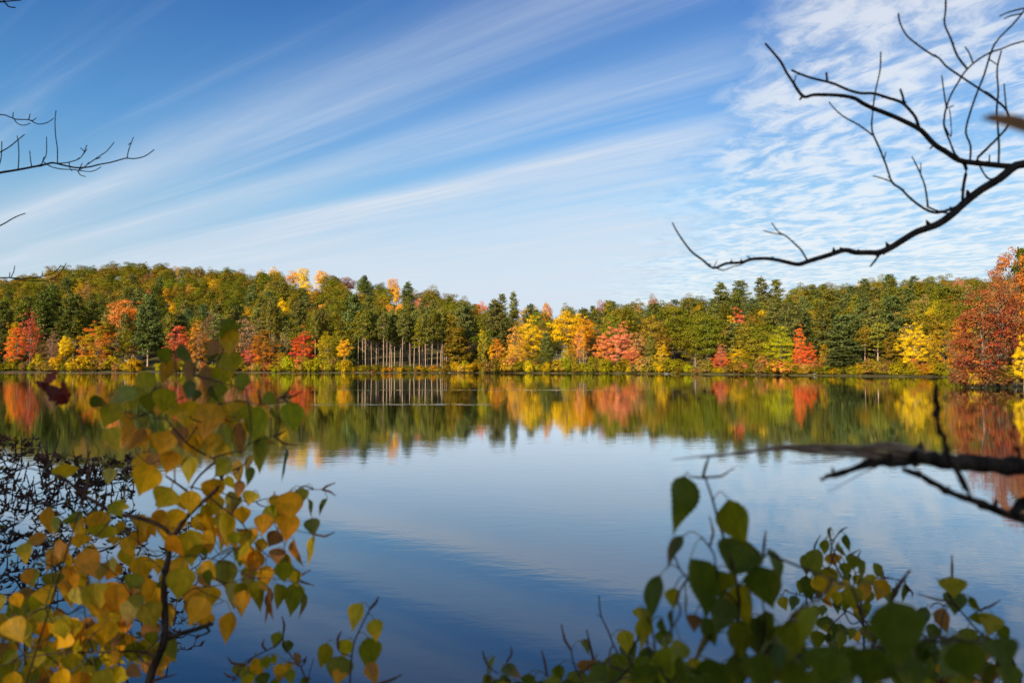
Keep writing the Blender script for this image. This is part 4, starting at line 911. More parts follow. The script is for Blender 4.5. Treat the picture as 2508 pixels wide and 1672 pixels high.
B_('E', [(900, 1060), (800, 1020), (600, 1020), (400, 1015), (200, 1032), (0, 1085)], 16, 7); B_('E', [(540, 1020), (500, 880), (480, 700), (520, 560)], 8, 4)
B_('E', [(932, 900), (860, 800), (780, 760), (700, 640), (640, 560), (560, 500), (480, 460)], 9, 4); B_('E', [(330, 1018), (320, 880), (260, 770), (290, 640), (330, 480)], 8, 4)
B_('E', [(200, 1030), (120, 960), (60, 840), (90, 790)], 7, 4); B_('E', [(900, 560), (820, 480), (760, 380), (700, 330)], 6, 3); B_('E', [(520, 170), (420, 260), (330, 300)], 6, 3)
B_('E', [(860, 1100), (760, 1000), (740, 880), (700, 800)], 7, 4); B_('E', [(960, 800), (1040, 880), (1030, 800), (1060, 720)], 6, 4)
b.lv('D', '1470 100 1430 290 95 g;1485 175 1465 350 125 y;1470 310 1480 485 150 h;1400 250 1330 350 100 b;1060 285 1060 400 95 g;1085 345 1015 510 90 o;1150 270 1245 400 95 G;1210 380 1205 530 85 b;1320 410 1325 560 90 b;1440 430 1370 520 120 h;1545 450 1560 590 75 g;930 440 930 620 110 h;1225 500 1215 640 75 G;870 560 695 640 110 L;575 615 705 660 70 G;1060 548 1035 715 140 h;960 580 950 710 95 g;740 645 665 800 130 h;685 810 765 945 110 h;850 780 790 920 75 o;925 810 820 945 80 b;965 830 900 955 50 Y;915 735 900 800 80 h;1240 632 1190 800 150 y;1375 648 1305 880 175 Y;1130 635 1095 750 100 h;1490 635 1480 740 90 y;1600 650 1535 750 80 h;1655 665 1640 920 135 L;1705 850 1650 1090 85 g;1690 590 1770 650 85 g;1850 640 1862 835 145 L;1735 672 1775 765 25 G;1335 835 1335 990 155 y;1225 770 1205 935 80 o;1080 830 1015 985 150 Y;1110 950 1065 1095 130 o;1530 770 1550 980 60 b;1455 790 1485 925 85 g;980 1042 875 1235 175 y;405 1030 412 1140 140 y;695 1060 690 1170 70 p;1225 985 1200 1155 110 h;1600 1050 1598 1180 48 G;1830 930 1785 1145 38 G;1940 1190 1930 1285 75 g;1850 1218 1845 1420 165 Y;1480 1018 1360 1110 110 g;1355 1130 1340 1245 110 y;1605 1215 1590 1300 85 h;1100 1188 1005 1295 140 h;1180 1225 1185 1330 110 y;790 1278 760 1330 80 h;1540 1140 1525 1250 75 b;1455 1110 1490 1195 60 h;1150 700 1190 800 70 y;1010 600 1080 640 60 g;1260 560 1240 640 70 G;1370 560 1390 640 60 G;1420 520 1400 620 80 g')
b.lv('E', '965 80 890 195 150 h;1085 95 1060 225 110 y;1205 25 1215 165 120 y;1235 118 1180 265 95 y;1300 98 1312 250 75 p;1262 220 1272 420 118 h;1430 98 1400 170 85 h;1365 180 1370 285 85 y;640 155 695 235 95 g;915 200 890 305 80 o;1005 195 985 290 100 y;465 215 350 290 60 L;325 240 308 335 50 g;575 278 560 375 145 h;685 265 665 335 50 y;795 310 778 415 100 Y;445 338 450 415 105 Y;645 350 640 405 65 y;1072 315 1078 525 150 h;1030 525 1015 715 140 h;335 370 345 500 65 o;290 420 258 555 60 Y;480 430 525 590 120 o;385 510 412 750 105 o;565 500 555 610 95 p;640 470 640 560 48 p;205 535 175 650 60 g;290 555 285 650 110 g;235 648 198 795 105 L;300 640 272 740 45 g;530 615 545 805 130 h;665 615 672 790 110 Y;765 560 735 655 100 g;832 585 824 730 62 Y;885 475 905 575 60 y;780 680 770 760 80 g;745 708 718 860 105 p;625 775 590 880 130 h;545 845 570 950 150 y;135 820 55 960 110 g;265 838 258 930 75 y;400 820 398 930 110 h;275 975 235 1145 118 L;712 898 690 1035 130 Y;770 945 735 1075 115 L;868 888 845 975 62 g;880 978 912 1065 105 L;1160 700 1060 855 130 Y;1165 770 1130 865 115 Y;1305 778 1288 955 78 Y;1490 225 1480 345 105 Y;1640 98 1640 258 135 Y;1645 220 1605 375 125 Y;1742 143 1752 235 45 G;1712 78 1690 145 65 g;1762 250 1775 350 85 G;1772 350 1748 525 72 h;1662 368 1710 522 60 b;1565 318 1520 410 90 b;1400 325 1405 410 90 h;1380 408 1350 525 100 g;1262 485 1268 665 95 g;1172 540 1180 635 52 G;1465 435 1410 570 100 o;1565 418 1560 510 90 b;1502 515 1500 645 92 Y;1600 495 1600 620 95 g;1662 540 1680 630 70 h;1462 598 1462 780 80 g;1312 600 1308 765 62 p;1385 655 1375 805 88 Y;1662 615 1650 805 112 g;1722 675 1680 825 48 G;1562 618 1570 770 50 g;1512 635 1490 850 18 b;1535 645 1530 820 20 b;1215 250 1250 450 60 g;1850 140 1800 240 16 G')
b.fill(130, lambda r: (lambda u, v: (u*420-20, 1450+v*230-50*u))(r.random(), r.random()), (42, 74), 'yYhhogbphhgy', 1.40, .08)
b.fill(44, lambda r: (r.uniform(60, 560), r.uniform(1240, 1480)), (42, 70), 'yhYyoY', 1.38, .05)
b.fill(26, lambda r: (r.uniform(300, 640), r.uniform(940, 1130)), (40, 66), 'yhYhb', 1.36, .04)
b.fill(26, lambda r: (r.uniform(480, 720), r.uniform(1210, 1440)), (38, 62), 'yYhgg', 1.36, .05)
for c, p in (('D', [(1770, 622), (1820, 590), (1852, 542)]), ('D', [(1800, 612), (1870, 605), (1938, 568)]), ('D', [(1785, 632), (1840, 655), (1908, 655)]), ('D', [(1660, 622), (1656, 590), (1650, 548)]),
             ('D', [(1760, 852), (1800, 840), (1832, 815)]), ('D', [(1760, 862), (1820, 908), (1905, 914)]), ('E', [(1830, 88), (1850, 68), (1895, 50)]), ('E', [(1832, 88), (1868, 98), (1898, 122)]),
             ('E', [(1635, 560), (1700, 570), (1755, 540)]), ('E', [(1690, 620), (1740, 640), (1785, 640)]), ('E', [(1800, 345), (1850, 355), (1895, 330)]), ('E', [(1370, 590), (1420, 598), (1470, 600)]), ('D', [(1505, 130), (1520, 90), (1512, 40)]),
             ('E', [(20, 860), (60, 820), (68, 775)]), ('D', [(1132, 250), (1130, 210), (1133, 170)]), ('E', [(880, 1181), (940, 1150), (1005, 1130)])):
    b.cat(c, p, 13 if c == 'E' else 14)
tm_ = tr.mesh('trunk', [BBARK], True); link('trunk', tm_, b.root)
b.done()

# ---- red maple leaf on its twig at far left
mp = Plant('maple_twig', 'single dark red curled maple leaf on a thin twig at far left', 'twig', 5, 1.15)
Q = mp.branch('D', [(570, 1130), (565, 1000), (555, 900), (520, 770), (470, 700), (430, 655)], 9, 5); mp.to_ground(Q[0], .0012, (-.75, .25))
ml = LeafSet(6, np.array([[0, .1], [.1, .5], [.22, .95], [.3, .55], [.42, .9], [.52, 1.0], [.62, .5], [.75, .45], [.88, .2], [1, .01]]))
for sp_ in ((430, 650, 300, 520, 120), (300, 560, 222, 490, 55), (330, 560, 250, 520, 70), (300, 520, 365, 428, 60), (430, 650, 405, 490, 60), (320, 560, 315, 615, 50), (420, 640, 360, 580, 60)):
    Bp = P3('D', sp_[0], sp_[1], 1.15); Tp = P3('D', sp_[2], sp_[3], 1.15+mp.rng.normal()*.01); ml.leaf(Bp, Tp, sp_[4]*.3827/F*1.15, (.17, .022, .014), (.10, .02, .012), serr=.08)
ml.build('leaf', mp.root); mp.done()

# ---- two small birch sprigs at the bottom
s1 = Plant('birch_sprig', 'small birch sprig of yellow and green leaves at the bottom, nearest the yellow birch', 'sprig', 11, 1.35)
Q = s1.branch('E', [(1740, 1200), (1700, 1090), (1640, 1020), (1600, 950), (1602, 890)], 11, 6); s1.to_ground(Q[0], .0025)
s1.branch('E', [(1600, 950), (1560, 990), (1450, 1035), (1380, 1060)], 9, 6); s1.branch('E', [(1725, 1181), (1740, 1130), (1772, 1040)], 7, 4); s1.branch('E', [(1480, 1200), (1380, 1190), (1310, 1172)], 8, 5)
s1.branch('E', [(1690, 1080), (1720, 1050), (1728, 1035)], 6, 6)
s1.lv('E', '1570 892 1552 985 68 g;1632 938 1615 1015 62 G;1440 1035 1482 1155 85 Y;1582 1068 1568 1175 85 Y;1350 1068 1362 1160 80 g;1500 1025 1512 1105 60 g;1395 1085 1420 1170 70 g;1660 1008 1682 1095 48 b;1545 1020 1550 1080 40 g;1620 1060 1640 1130 50 y;1480 1120 1500 1200 80 G;1640 1100 1650 1190 60 g;1560 1150 1560 1240 60 G;1720 1140 1730 1200 50 G;1395 1130 1410 1210 60 h')
for p in ([(1605, 890), (1608, 850), (1594, 802)], [(1500, 998), (1478, 970), (1492, 930)], [(1380, 1062), (1310, 1060), (1285, 1030)], [(1300, 1170), (1275, 1150), (1260, 1125)], [(1715, 1085), (1722, 1060), (1730, 1032)]): s1.cat('E', p, 13)
s1.done()
s2 = Plant('birch_sprig', 'upright birch sprig with seven green leaves, right of the yellow and green sprig', 'sprig', 12, 1.2)
Q = s2.branch('E', [(1975, 1200), (1985, 1050), (2000, 950), (2040, 860), (2070, 800), (2092, 755)], 11, 8); s2.to_ground(Q[0], .0025)
s2.branch('E', [(1988, 1040), (1925, 1010), (1905, 975)], 7, 6); s2.branch('E', [(2230, 1220), (2245, 1185)], 9, 8)
s2.lv('E', '2040 728 1990 885 112 h;2112 818 2132 950 88 h;2078 922 2080 1115 125 g;1962 932 1938 1040 88 h;1845 953 1805 1090 88 h;1925 1028 1895 1190 145 g;2095 1060 2125 1190 62 b;1930 1100 1900 1200 80 Y', dj=.02)
for p in ([(2092, 755), (2125, 722), (2138, 690)], [(1905, 975), (1904, 920), (1926, 885)], [(2245, 1185), (2275, 1160), (2297, 1130)]): s2.cat('E', p, 16)
s2.done()

# ---- dark shrub with seed spikes behind the birch
sh = Plant('seed_spike_shrub', 'dark twiggy shrub with tiny brown leaves and seed spikes behind the yellow birch', 'shrub', 21, 2.9, bark=BBARK)
rg2 = np.random.default_rng(22)
sh.branch('I', [(62, 1520), (60, 1480), (58, 1430), (70, 1400)], 9, 7, free=True); sh.branch('I', [(60, 1450), (30, 1410), (-20, 1440)], 5, 4)
sh.to_ground(at(62, 1520, 2.9), .007)
for pts in ([(66, 1500), (100, 1450), (150, 1400), (190, 1340)], [(330, 1760), (350, 1690), (400, 1620), (430, 1560)], [(340, 1740), (300, 1640), (260, 1560), (230, 1480)], [(345, 1740), (380, 1640), (350, 1540), (330, 1450)]):
    sh.branch('I', pts, 6, 3, free=pts[0][1] > 1600)
sh.to_ground(at(338, 1750, 2.9), .006)
def region(r):
    q = r.random()
    if q < .62: X = r.uniform(-40, 330); Y = r.uniform(1070 if X < 110 else 1120, 1330)
    elif q < .8: X = r.uniform(-40, 200); Y = r.uniform(1300, 1480)
    else: X = r.uniform(260, 500); Y = r.uniform(1260, 1600)
    return X, Y
tg = [region(rg2) for _ in range(620)]; tg.sort(key=lambda q: min(math.hypot(q[0]-60, q[1]-1500), math.hypot(q[0]-350, q[1]-1640)))
sl = LeafSet(23, np.array([[0, .05], [.12, .4], [.3, .85], [.5, 1.0], [.7, .8], [.88, .4], [1, .02]]))
spikes = []
NP = np.array(sh.nodes)
for X, Y in tg:
    d = 2.9+rg2.normal()*.16; T = at(X, Y, d); NP = np.array(sh.nodes); dist = np.linalg.norm((NP-T)*np.array([1, .4, 1]), axis=1)+np.maximum(0, NP[:, 2]-T[2])*1.5; k = np.argmin(dist); B = NP[k]; L = np.linalg.norm(T-B)
    md = B*.5+T*.5+rg2.normal(size=3)*L*.12-np.array([0, 0, L*.06]); r0 = min(.0046, .0015+L*.012)
    Q = tube(sh.tw, [B, md, T], [r0, r0*.75, .0010], 4); sh.nodes += list(Q[::2])
    lit = rg2.random()
    for _ in range(rg2.integers(2, 6)):
        a = rg2.normal(size=3); a[2] = abs(a[2])*.6+.2; a = unit(a); o = T-(T-B)*rg2.uniform(0, .4); l = rg2.uniform(.016, .034)
        cc = [(.085, .030, .014), (.13, .045, .018), (.05, .035, .018), (.26, .21, .014)][0 if lit < .45 else (1 if lit < .75 else (2 if lit < .86 else 3))]
        sl.leaf(o, o+a*l, l*rg2.uniform(.15, .36), cc, (.09, .035, .02), st=7, serr=0)
    if Y < 1260 and rg2.random() < .45: spikes.append((T, rg2.uniform(.05, .11)))
for i, (X, Y, l) in enumerate(((78, 1040, .11), (32, 1060, .08), (175, 1095, .08), (195, 1105, .06), (232, 1105, .07), (252, 1105, .07), (276, 1105, .09), (320, 1145, .07), (285, 1175, .08), (60, 1120, .09), (12, 1100, .07))):
    T = at(X, Y+22, 2.9); NP = np.array(sh.nodes); k = np.argmin(np.linalg.norm(NP-T, axis=1)); tube(sh.tw, [NP[k], (NP[k]+T)/2+rg2.normal(size=3)*.01, T], [.0014, .0012, .001], 4); spikes.append((T, l))
for T, l in spikes[:90]:
    mb = MB(); dr = unit(np.array([rg2.normal()*.25, 0, 1])); n = 12
    Q = np.array([T+dr*l*k/(n-1) for k in range(n)]); rr = .0032*np.linspace(1.1, .5, n)*np.where(np.arange(n) % 2 == 0, 1.2, .6)
    tube(mb, Q, rr, 5, 0, False); link('seed_spike', mb.mesh('seed_spike', [BBARK]), sh.root)
sl.build('foliage', sh.root); sh.ls.mb = MB(); sh.done(twigname='branches')

# ---- green birch in the lower right, close to the lens
g = Plant('birch_shrub', 'large dark green birch leaves very close to the lens in the lower right', 'shrub', 31, .80)
Q = g.branch('F', [(640, 1580), (620, 1300), (640, 1050), (600, 850), (570, 740), (520, 600), (480, 450), (430, 300)], 26, 12); g.to_ground(Q[0], .0045)
g.branch('F', [(620, 1100), (540, 1000), (490, 890), (480, 780), (430, 700), (410, 672)], 14, 9); g.branch('F', [(600, 1200), (450, 1080), (330, 930), (280, 870), (252, 790)], 15, 10)
g.branch('F', [(620, 1000), (700, 900), (790, 800), (810, 770)], 14, 8); g.branch('F', [(660, 1580), (760, 1400), (800, 1250), (790, 1100), (760, 950)], 16, 8)
g.branch('F', [(230, 1580), (150, 1440), (110, 1390), (85, 1300), (100, 1200), (90, 1100)], 20, 14); g.branch('F', [(-60, 1480), (0, 1330), (40, 1210), (85, 1150)], 14, 10)
g.branch('F', [(1440, 1600), (1430, 1400), (1480, 1200), (1540, 1080)], 24, 14); g.branch('F', [(870, 1580), (960, 1380), (1010, 1200), (1040, 1060)], 20, 10)
g.lv('F', '310 308 245 665 182 G;575 448 690 705 205 g;690 700 600 915 262 G;300 668 220 875 62 G;345 805 480 1170 195 G;815 745 905 995 92 G;600 895 530 1010 100 g;760 850 805 1120 205 G;650 955 685 1210 185 h;165 903 120 1170 112 G;250 978 248 1110 92 h;320 928 320 1170 55 G;240 1108 245 1315 36 G;178 1158 212 1305 42 G;50 1095 65 1360 92 h;372 1140 360 1245 80 b;490 1258 350 1435 42 G;205 1328 225 1560 160 L;460 880 560 1060 150 G;560 1040 500 1250 160 G;700 1150 740 1380 170 G;420 1160 500 1330 110 G;610 1180 640 1400 150 g;60 1440 90 1600 160 G;340 1450 330 1600 140 G;450 1400 470 1580 150 G;810 1120 820 1330 120 G;880 1200 900 1440 140 G', dj=.03)
g.lv('F', '1550 1060 1640 1450 290 G', d=.56, dj=.01)
g.lv('F', '1100 1090 1015 1340 135 g;935 1175 930 1410 142 g;1430 1340 1400 1570 270 G;1990 1290 2060 1520 225 G;2190 1280 2250 1460 185 G;1180 1330 1150 1580 240 G;770 1370 780 1590 230 G;1690 1400 1660 1600 190 G;1000 1440 980 1620 200 G', d=.62, dj=.02)
g.fill(34, lambda r: (r.uniform(1620, 2380), r.uniform(1560, 1690)), (60, 105), 'GGGgG', .78, .08, spread=.6)
for p, w_ in (([(430, 300), (445, 235), (463, 180)], 17), ([(432, 300), (540, 300), (612, 255)], 15), ([(412, 678), (460, 620), (452, 540)], 16), ([(690, 720), (745, 662), (780, 620)], 17)): g.cat('F', p, w_)
g.cat('F', [(1545, 1040), (1610, 930), (1670, 860)], 26)
g.done()
g2 = Plant('birch_shrub', 'upright birch top with small green and yellow leaves against the reflected sky at lower right', 'shrub', 41, 1.35)
Q = g2.branch('F', [(1380, 1600), (1390, 1300), (1370, 1130), (1300, 1000), (1250, 900), (1190, 780), (1210, 690), (1242, 645)], 14, 6); g2.to_ground(Q[0], .004)
g2.branch('F', [(1380, 1220), (1320, 1150), (1200, 1090), (1100, 1030), (1065, 940), (1045, 905)], 11, 6); g2.branch('F', [(1045, 1100), (990, 1060), (920, 1000)], 9, 6)
g2.branch('F', [(1370, 1130), (1380, 1030), (1420, 940), (1500, 920), (1620, 935), (1640, 960)], 10, 5); g2.branch('F', [(1300, 1000), (1330, 880), (1290, 800), (1240, 740)], 8, 4); g2.branch('F', [(1250, 900), (1150, 850), (1075, 760)], 8, 5)
g2.branch('F', [(1240, 1150), (1150, 1250), (1190, 1370), (1250, 1500)], 9, 6); g2.branch('F', [(1040, 1060), (1050, 1200), (1000, 1320), (930, 1420)], 10, 7)
g2.lv('F', '1165 688 1158 778 62 g;1192 615 1185 698 20 G;1278 658 1306 765 32 G;1230 713 1282 800 38 g;1045 775 1048 905 95 g;1115 748 1088 925 85 g;1195 768 1215 850 92 o;1172 850 1195 985 112 h;1270 825 1286 915 60 g;1330 782 1318 868 85 g;1392 818 1378 925 55 g;1448 828 1482 918 48 g;1040 905 1062 1065 75 G;1382 943 1396 1065 68 Y;1505 925 1465 1055 95 Y;1312 970 1332 1115 115 h;1640 953 1618 1065 38 G;1582 975 1580 1045 40 G;1232 938 1200 1010 60 y;1100 900 1172 1025 95 y;1270 1050 1280 1120 60 g;1340 900 1360 980 60 h;1410 900 1450 970 70 h;1240 1000 1230 1080 55 h;1160 1030 1200 1100 50 o;1330 1060 1345 1140 50 Y;1420 1060 1410 1140 60 g;1100 980 1140 1040 50 G;1210 1050 1240 1140 55 G;1480 860 1500 920 40 g;1560 1000 1550 1060 50 g;1190 960 1180 1050 60 y;1270 930 1290 1000 45 y')
g2.fill(48, lambda r: (r.uniform(1940, 2290), r.uniform(1500, 1670)), (32, 52), 'GgGgGhY', 1.35, .06)
g2.fill(16, lambda r: (r.uniform(1900, 2180), r.uniform(1400, 1500)), (28, 42), 'gghG', 1.38, .03)
for p in ([(1070, 742), (1090, 700), (1125, 655)], [(1242, 618), (1262, 612), (1290, 608)], [(1322, 770), (1345, 758), (1368, 745)], [(1386, 800), (1386, 770), (1383, 745)], [(1620, 1080), (1640, 1050), (1662, 1025)], [(1695, 1090), (1710, 1075), (1690, 1060)]): g2.cat('F', p, 11)
g2.done()
g3 = Plant('birch_shrub', 'birch shoots with dull green leaves and straight catkins in the far lower right corner', 'shrub', 51, 1.05)
Q = g3.branch('F', [(2260, 1600), (2290, 1420), (2200, 1330), (2080, 1240), (2000, 1150), (1940, 1080), (1890, 1000), (1925, 905)], 15, 8); g3.to_ground(Q[0], .004)
g3.branch('F', [(1890, 1000), (1870, 960), (1850, 940)], 9, 8); g3.branch('F', [(1930, 1070), (1880, 1055)], 8, 7); g3.branch('F', [(2010, 1170), (2060, 1130), (2100, 1105)], 8, 6); g3.branch('F', [(1850, 1600), (1870, 1380), (1850, 1250), (1870, 1130), (1920, 1060)], 12, 7)
g3.lv('F', '1920 915 1932 1035 145 h;1945 1002 1930 1140 125 G;2025 1030 2105 1135 40 G;2165 1138 2135 1260 125 h;2070 1128 2085 1200 95 g;1865 1098 1885 1255 92 b;1912 1325 1908 1450 72 o;1882 1435 1868 1535 112 Y;1762 1095 1740 1250 62 G;1810 1195 1790 1320 65 G;1745 1340 1770 1450 60 o;2010 1220 2030 1330 100 g;2100 1260 2120 1380 110 G;1960 1260 1950 1350 90 g;2210 1200 2260 1310 60 G;2000 1400 1990 1520 120 g;2120 1420 2140 1560 140 G;2260 1440 2280 1580 120 G;1700 1200 1690 1320 90 g;1650 1290 1640 1400 80 G')
g3.fill(34, lambda r: (r.uniform(2240, 2500), r.uniform(1560, 1690)), (38, 68), 'GgGGb', 1.05, .06)
for p, w_ in (([(1925, 905), (1923, 850), (1920, 780)], 14), ([(1850, 945), (1835, 930), (1815, 922)], 13), ([(1880, 1058), (1790, 1040), (1705, 1015)], 14), ([(2100, 1107), (2170, 1080), (2215, 1050)], 13)): g3.cat('F', p, w_)
g3.done()
g4 = Plant('birch_shrub', 'low birch shoots with upright red brown catkins along the bottom right of centre', 'shrub', 61, 1.15)
Q = g4.branch('G', [(820, 1120), (800, 1066), (735, 980)], 18, 15); g4.to_ground(Q[0], .003)
Q = g4.branch('G', [(1080, 1120), (1060, 1010), (1000, 880), (975, 730)], 18, 12, free=True); g4.to_ground(Q[0], .003)
Q = g4.branch('G', [(1220, 1120), (1180, 980), (1200, 860)], 18, 14, free=True); g4.to_ground(Q[0], .003)
Q = g4.branch('G', [(360, 1120), (362, 920), (358, 845)], 14, 10, free=True); g4.to_ground(Q[0], .003)
Q = g4.branch('G', [(1620, 1120), (1600, 950), (1420, 770), (1330, 560), (1260, 410), (1242, 225)], 20, 12, free=True); g4.to_ground(Q[0], .003)
g4.branch('G', [(1262, 430), (1235, 410), (1212, 400)], 9, 5); g4.branch('G', [(1600, 950), (1520, 790), (1600, 650), (1690, 440), (1700, 350)], 22, 14); g4.branch('G', [(160, 1120), (175, 900), (150, 820), (125, 755)], 12, 7, free=True)
g4.branch('G', [(200, 1100), (190, 980), (240, 1060)], 12, 8, free=True)
g4.lv('G', '245 818 180 1010 62 g;300 940 520 1000 95 G;560 975 570 1110 130 G;862 885 858 1060 115 G;1010 965 1150 1120 140 g;1030 900 1265 870 110 b;1400 775 1450 1100 245 g;1480 555 1525 790 170 h;1610 345 1640 450 120 h;1640 445 1662 700 150 h;1070 660 1160 780 42 g;1230 780 1210 850 30 g;380 1010 300 1110 130 G;200 1000 120 1110 110 g;700 1040 680 1160 120 G;1250 1000 1260 1150 150 G;1600 1010 1600 1180 170 G;900 1040 940 1160 150 g;1750 900 1780 1100 200 G;480 1050 470 1160 120 G', dj=.02)
g4.fill(26, lambda r: (r.uniform(1190, 1640), r.uniform(1640, 1690)), (40, 66), 'GgGgh', 1.12, .05)
g4.fill(18, lambda r: (r.uniform(1520, 1700), r.uniform(1540, 1670)), (44, 70), 'GgGhG', 1.1, .05)
for p, w_ in (([(970, 725), (910, 640), (880, 495)], 24), ([(1198, 850), (1160, 700), (1125, 550)], 26), ([(735, 980), (720, 860), (690, 750)], 25), ([(358, 845), (405, 780), (395, 712)], 22)): g4.cat('G', p, w_)
g4.done()

# ---- bare tree reaching in from the right, over the sky
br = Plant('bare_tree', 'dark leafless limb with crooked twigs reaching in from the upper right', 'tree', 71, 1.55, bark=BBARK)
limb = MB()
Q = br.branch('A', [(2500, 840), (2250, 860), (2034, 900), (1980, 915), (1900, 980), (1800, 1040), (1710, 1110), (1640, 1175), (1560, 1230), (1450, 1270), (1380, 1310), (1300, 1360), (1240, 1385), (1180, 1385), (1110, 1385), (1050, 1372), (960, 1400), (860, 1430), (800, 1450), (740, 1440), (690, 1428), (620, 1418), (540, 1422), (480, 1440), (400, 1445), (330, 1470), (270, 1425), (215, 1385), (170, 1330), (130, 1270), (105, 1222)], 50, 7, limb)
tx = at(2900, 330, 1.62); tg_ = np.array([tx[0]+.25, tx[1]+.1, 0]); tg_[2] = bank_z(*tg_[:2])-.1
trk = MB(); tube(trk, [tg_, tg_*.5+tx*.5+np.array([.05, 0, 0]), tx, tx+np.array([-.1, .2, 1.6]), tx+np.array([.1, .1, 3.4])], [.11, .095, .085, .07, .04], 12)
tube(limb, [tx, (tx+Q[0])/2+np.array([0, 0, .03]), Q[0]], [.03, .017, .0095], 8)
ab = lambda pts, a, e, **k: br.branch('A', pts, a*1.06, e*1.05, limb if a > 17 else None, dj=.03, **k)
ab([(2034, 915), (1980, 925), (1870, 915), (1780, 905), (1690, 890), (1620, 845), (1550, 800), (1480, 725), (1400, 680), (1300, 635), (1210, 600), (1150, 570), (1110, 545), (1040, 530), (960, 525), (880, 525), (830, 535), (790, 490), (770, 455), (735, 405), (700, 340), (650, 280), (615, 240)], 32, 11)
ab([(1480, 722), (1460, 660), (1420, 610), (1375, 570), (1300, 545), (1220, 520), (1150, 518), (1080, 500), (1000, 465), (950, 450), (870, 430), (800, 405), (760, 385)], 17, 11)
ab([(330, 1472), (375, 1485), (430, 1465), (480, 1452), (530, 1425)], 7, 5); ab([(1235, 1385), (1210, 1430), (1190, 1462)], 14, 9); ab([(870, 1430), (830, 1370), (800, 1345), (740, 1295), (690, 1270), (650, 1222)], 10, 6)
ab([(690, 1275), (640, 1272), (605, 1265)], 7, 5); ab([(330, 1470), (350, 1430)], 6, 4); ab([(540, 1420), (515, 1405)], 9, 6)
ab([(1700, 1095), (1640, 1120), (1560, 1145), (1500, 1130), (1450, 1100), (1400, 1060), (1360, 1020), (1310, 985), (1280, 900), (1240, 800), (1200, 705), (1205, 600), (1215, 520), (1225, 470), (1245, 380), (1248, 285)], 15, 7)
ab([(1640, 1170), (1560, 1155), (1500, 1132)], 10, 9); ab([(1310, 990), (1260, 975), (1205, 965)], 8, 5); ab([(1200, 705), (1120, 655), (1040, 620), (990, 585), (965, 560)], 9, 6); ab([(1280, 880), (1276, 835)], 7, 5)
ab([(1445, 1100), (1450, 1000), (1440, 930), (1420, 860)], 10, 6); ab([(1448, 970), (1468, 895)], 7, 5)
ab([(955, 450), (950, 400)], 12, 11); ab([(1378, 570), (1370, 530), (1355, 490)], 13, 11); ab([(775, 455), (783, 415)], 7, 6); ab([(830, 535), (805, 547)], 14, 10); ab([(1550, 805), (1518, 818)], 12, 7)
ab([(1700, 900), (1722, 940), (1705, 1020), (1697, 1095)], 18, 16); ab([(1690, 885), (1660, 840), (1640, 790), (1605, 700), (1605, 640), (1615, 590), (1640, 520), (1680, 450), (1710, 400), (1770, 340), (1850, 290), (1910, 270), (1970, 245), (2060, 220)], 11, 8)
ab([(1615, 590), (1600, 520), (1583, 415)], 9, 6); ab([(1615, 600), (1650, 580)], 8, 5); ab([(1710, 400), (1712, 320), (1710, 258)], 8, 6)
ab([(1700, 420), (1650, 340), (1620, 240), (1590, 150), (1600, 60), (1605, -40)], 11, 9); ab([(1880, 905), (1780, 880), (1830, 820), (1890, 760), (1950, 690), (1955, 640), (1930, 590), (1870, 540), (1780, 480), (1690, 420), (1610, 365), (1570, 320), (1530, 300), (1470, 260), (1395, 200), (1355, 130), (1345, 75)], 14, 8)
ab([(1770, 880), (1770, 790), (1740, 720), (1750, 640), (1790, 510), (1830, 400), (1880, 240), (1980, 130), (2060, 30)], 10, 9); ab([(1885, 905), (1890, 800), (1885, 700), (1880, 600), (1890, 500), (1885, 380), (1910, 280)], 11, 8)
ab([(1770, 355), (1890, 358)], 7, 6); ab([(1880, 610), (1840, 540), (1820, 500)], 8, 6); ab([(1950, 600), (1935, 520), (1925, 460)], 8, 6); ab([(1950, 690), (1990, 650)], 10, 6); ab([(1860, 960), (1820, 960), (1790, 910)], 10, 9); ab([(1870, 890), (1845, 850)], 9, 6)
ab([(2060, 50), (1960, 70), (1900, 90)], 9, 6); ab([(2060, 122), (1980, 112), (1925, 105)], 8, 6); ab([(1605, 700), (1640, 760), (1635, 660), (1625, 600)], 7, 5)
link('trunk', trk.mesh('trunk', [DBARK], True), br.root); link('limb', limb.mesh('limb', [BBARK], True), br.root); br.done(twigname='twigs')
# dry leaf right against the lens at the right edge
dl = LeafSet(77, np.array([[0, .2], [.1, .6], [.3, .95], [.6, 1.0], [.85, .7], [1, .05]]))
Bp = at(2530, 332, .42); dl.leaf(Bp, at(2400, 292, .42), .0065, (.42, .17, .05), (.30, .12, .04), serr=0, fold=.5)
o = dl.build('dry_leaf', None); tag(o, 'blurred brown dry leaf at the right edge in front of the bare twigs', 'leaf')

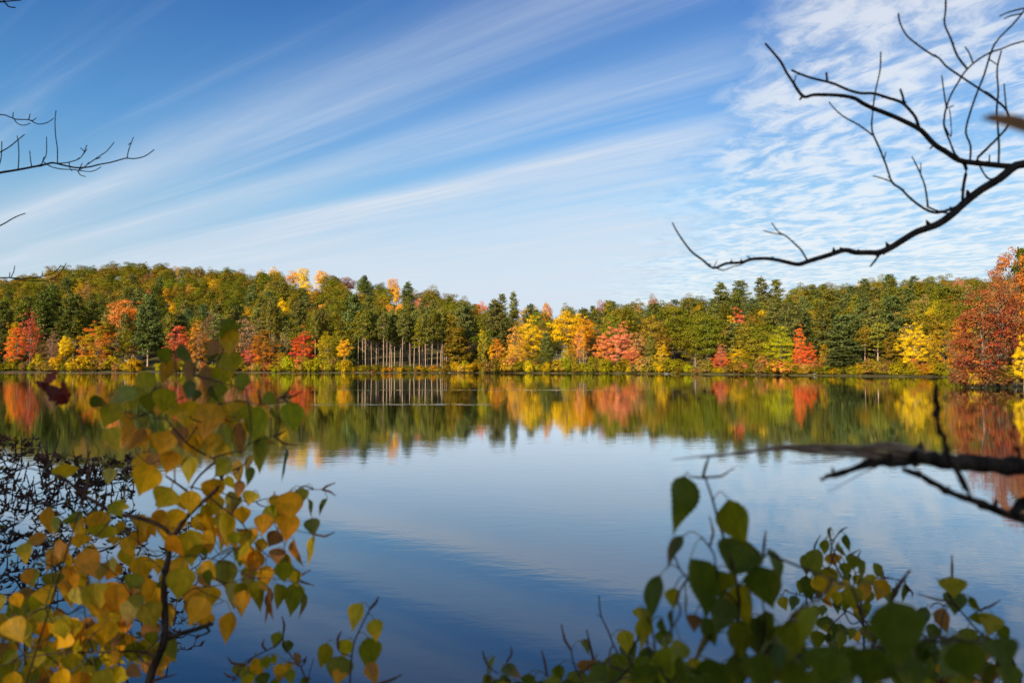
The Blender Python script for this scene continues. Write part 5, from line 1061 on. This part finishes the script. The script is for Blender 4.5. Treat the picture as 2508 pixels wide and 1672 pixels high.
# ---- bare twigs reaching in from the left
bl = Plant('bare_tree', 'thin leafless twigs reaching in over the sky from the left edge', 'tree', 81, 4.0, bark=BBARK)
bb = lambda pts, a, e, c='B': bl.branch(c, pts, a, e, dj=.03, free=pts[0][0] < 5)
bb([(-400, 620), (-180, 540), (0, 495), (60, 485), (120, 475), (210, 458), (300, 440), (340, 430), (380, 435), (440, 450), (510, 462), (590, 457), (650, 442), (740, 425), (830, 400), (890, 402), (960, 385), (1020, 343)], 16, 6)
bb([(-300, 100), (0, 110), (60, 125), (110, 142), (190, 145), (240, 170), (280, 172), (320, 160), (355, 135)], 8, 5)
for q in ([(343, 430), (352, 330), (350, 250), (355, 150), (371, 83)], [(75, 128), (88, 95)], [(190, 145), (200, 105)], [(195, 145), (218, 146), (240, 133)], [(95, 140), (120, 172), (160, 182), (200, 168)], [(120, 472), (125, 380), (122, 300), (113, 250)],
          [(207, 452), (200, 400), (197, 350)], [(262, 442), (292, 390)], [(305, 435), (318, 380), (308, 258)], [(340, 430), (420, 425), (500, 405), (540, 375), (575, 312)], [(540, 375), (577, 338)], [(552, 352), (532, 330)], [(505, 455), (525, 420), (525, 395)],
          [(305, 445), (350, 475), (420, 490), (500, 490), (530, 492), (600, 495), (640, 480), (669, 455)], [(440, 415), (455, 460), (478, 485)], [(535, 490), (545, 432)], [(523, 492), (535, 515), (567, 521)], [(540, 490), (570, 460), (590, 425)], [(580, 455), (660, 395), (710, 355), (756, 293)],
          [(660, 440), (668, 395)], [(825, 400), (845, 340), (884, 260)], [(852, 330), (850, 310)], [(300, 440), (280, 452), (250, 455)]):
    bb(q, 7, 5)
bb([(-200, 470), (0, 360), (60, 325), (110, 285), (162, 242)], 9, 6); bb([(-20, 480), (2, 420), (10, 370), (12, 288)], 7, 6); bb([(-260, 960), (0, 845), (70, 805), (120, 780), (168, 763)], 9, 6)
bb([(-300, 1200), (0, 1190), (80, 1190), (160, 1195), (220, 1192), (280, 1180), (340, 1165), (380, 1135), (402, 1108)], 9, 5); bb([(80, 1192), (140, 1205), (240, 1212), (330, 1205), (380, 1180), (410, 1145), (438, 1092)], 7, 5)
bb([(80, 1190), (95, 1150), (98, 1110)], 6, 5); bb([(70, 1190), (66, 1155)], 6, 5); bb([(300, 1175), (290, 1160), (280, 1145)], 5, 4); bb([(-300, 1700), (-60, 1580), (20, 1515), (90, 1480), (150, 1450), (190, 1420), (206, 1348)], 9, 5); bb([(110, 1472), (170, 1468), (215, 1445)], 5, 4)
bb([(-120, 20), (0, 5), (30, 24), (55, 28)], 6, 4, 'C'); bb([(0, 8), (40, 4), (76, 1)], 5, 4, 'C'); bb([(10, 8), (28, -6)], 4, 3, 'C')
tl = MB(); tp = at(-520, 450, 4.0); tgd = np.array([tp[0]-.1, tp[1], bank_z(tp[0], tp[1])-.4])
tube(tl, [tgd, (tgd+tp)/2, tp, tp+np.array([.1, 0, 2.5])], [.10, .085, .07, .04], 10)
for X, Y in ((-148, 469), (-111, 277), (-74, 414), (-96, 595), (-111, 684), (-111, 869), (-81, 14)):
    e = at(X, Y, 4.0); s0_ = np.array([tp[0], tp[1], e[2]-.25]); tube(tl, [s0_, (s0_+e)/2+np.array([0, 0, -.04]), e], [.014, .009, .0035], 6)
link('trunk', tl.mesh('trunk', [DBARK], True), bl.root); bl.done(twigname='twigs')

# ---- broken dead branch close to the lens at right
def splinter_mat():
    m, t = material('splintered_wood'); oc = t.new('ShaderNodeTexCoord').outputs['Object']
    n = t.noise(t.vm('MULTIPLY', oc, (25, 200, 200)), 1.0, 4, .6)
    c = t.mix(t.mr(n, .35, .65), (.14, .075, .04, 1), (.36, .23, .15, 1))
    p = t.new('ShaderNodeBsdfPrincipled', {'Base Color': c, 'Roughness': .8}); t.l.new(p.outputs[0], t.new('ShaderNodeOutputMaterial').inputs[0]); return m
SPL = splinter_mat()
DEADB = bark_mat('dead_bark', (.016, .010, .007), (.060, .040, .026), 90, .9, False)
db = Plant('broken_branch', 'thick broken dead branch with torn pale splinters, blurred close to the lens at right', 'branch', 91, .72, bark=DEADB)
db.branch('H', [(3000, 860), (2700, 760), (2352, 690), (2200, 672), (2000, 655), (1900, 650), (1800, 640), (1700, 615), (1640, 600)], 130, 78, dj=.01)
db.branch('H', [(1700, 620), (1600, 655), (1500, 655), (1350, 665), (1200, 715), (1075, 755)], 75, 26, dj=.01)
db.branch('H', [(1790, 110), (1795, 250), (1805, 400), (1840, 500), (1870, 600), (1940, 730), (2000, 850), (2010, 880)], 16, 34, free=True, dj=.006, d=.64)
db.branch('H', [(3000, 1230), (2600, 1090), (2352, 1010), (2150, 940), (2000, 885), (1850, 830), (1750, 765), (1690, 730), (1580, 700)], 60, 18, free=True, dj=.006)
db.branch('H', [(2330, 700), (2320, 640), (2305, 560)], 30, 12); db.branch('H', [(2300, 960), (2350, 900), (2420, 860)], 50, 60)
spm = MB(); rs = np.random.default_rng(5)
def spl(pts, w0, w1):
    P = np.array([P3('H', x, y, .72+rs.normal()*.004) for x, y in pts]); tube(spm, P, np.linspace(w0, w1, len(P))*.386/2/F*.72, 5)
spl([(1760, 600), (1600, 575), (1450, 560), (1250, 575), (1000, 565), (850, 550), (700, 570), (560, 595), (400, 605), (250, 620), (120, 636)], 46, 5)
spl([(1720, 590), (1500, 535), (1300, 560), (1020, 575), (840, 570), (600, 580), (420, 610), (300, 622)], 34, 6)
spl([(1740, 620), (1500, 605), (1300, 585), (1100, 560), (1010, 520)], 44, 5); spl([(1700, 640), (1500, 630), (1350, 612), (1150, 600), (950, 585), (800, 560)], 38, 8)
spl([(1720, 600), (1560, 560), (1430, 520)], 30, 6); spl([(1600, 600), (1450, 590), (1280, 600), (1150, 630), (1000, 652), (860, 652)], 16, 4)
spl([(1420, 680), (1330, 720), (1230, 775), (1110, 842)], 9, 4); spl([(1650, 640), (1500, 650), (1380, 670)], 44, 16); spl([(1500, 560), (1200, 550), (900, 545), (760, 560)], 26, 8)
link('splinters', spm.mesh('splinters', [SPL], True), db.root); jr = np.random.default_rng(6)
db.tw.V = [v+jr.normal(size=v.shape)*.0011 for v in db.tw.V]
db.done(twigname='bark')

# ---- labels: look-alikes that still share one are told apart by their order from the left
bpy.context.view_layer.update()
shared = {}
for o in S.objects:
    if o.parent is None and 'label' in o and 'inner' not in o.get('group', ''): shared.setdefault(o['label'], []).append(o)
for lab, obs in shared.items():
    if 1 < len(obs) <= 20:
        obs.sort(key=lambda o: o.location.x/max(o.location.y, 1))
        for k, o in enumerate(obs):
            t_ = f'{lab}, {ORD[k]} of {len(obs)} from left'
            if len(t_.split()) > 16: t_ = f'{lab}, {ORD[k]} from left'
            if len(t_.split()) > 16: t_ = f'{lab}, {ORD[k]}'
            if len(t_.split()) <= 16: o['label'] = t_
for o in S.objects:
    if o.parent is None and 'label' in o and len(o['label'].replace('-', ' ').split()) > 16: print('LONG', o['label'])
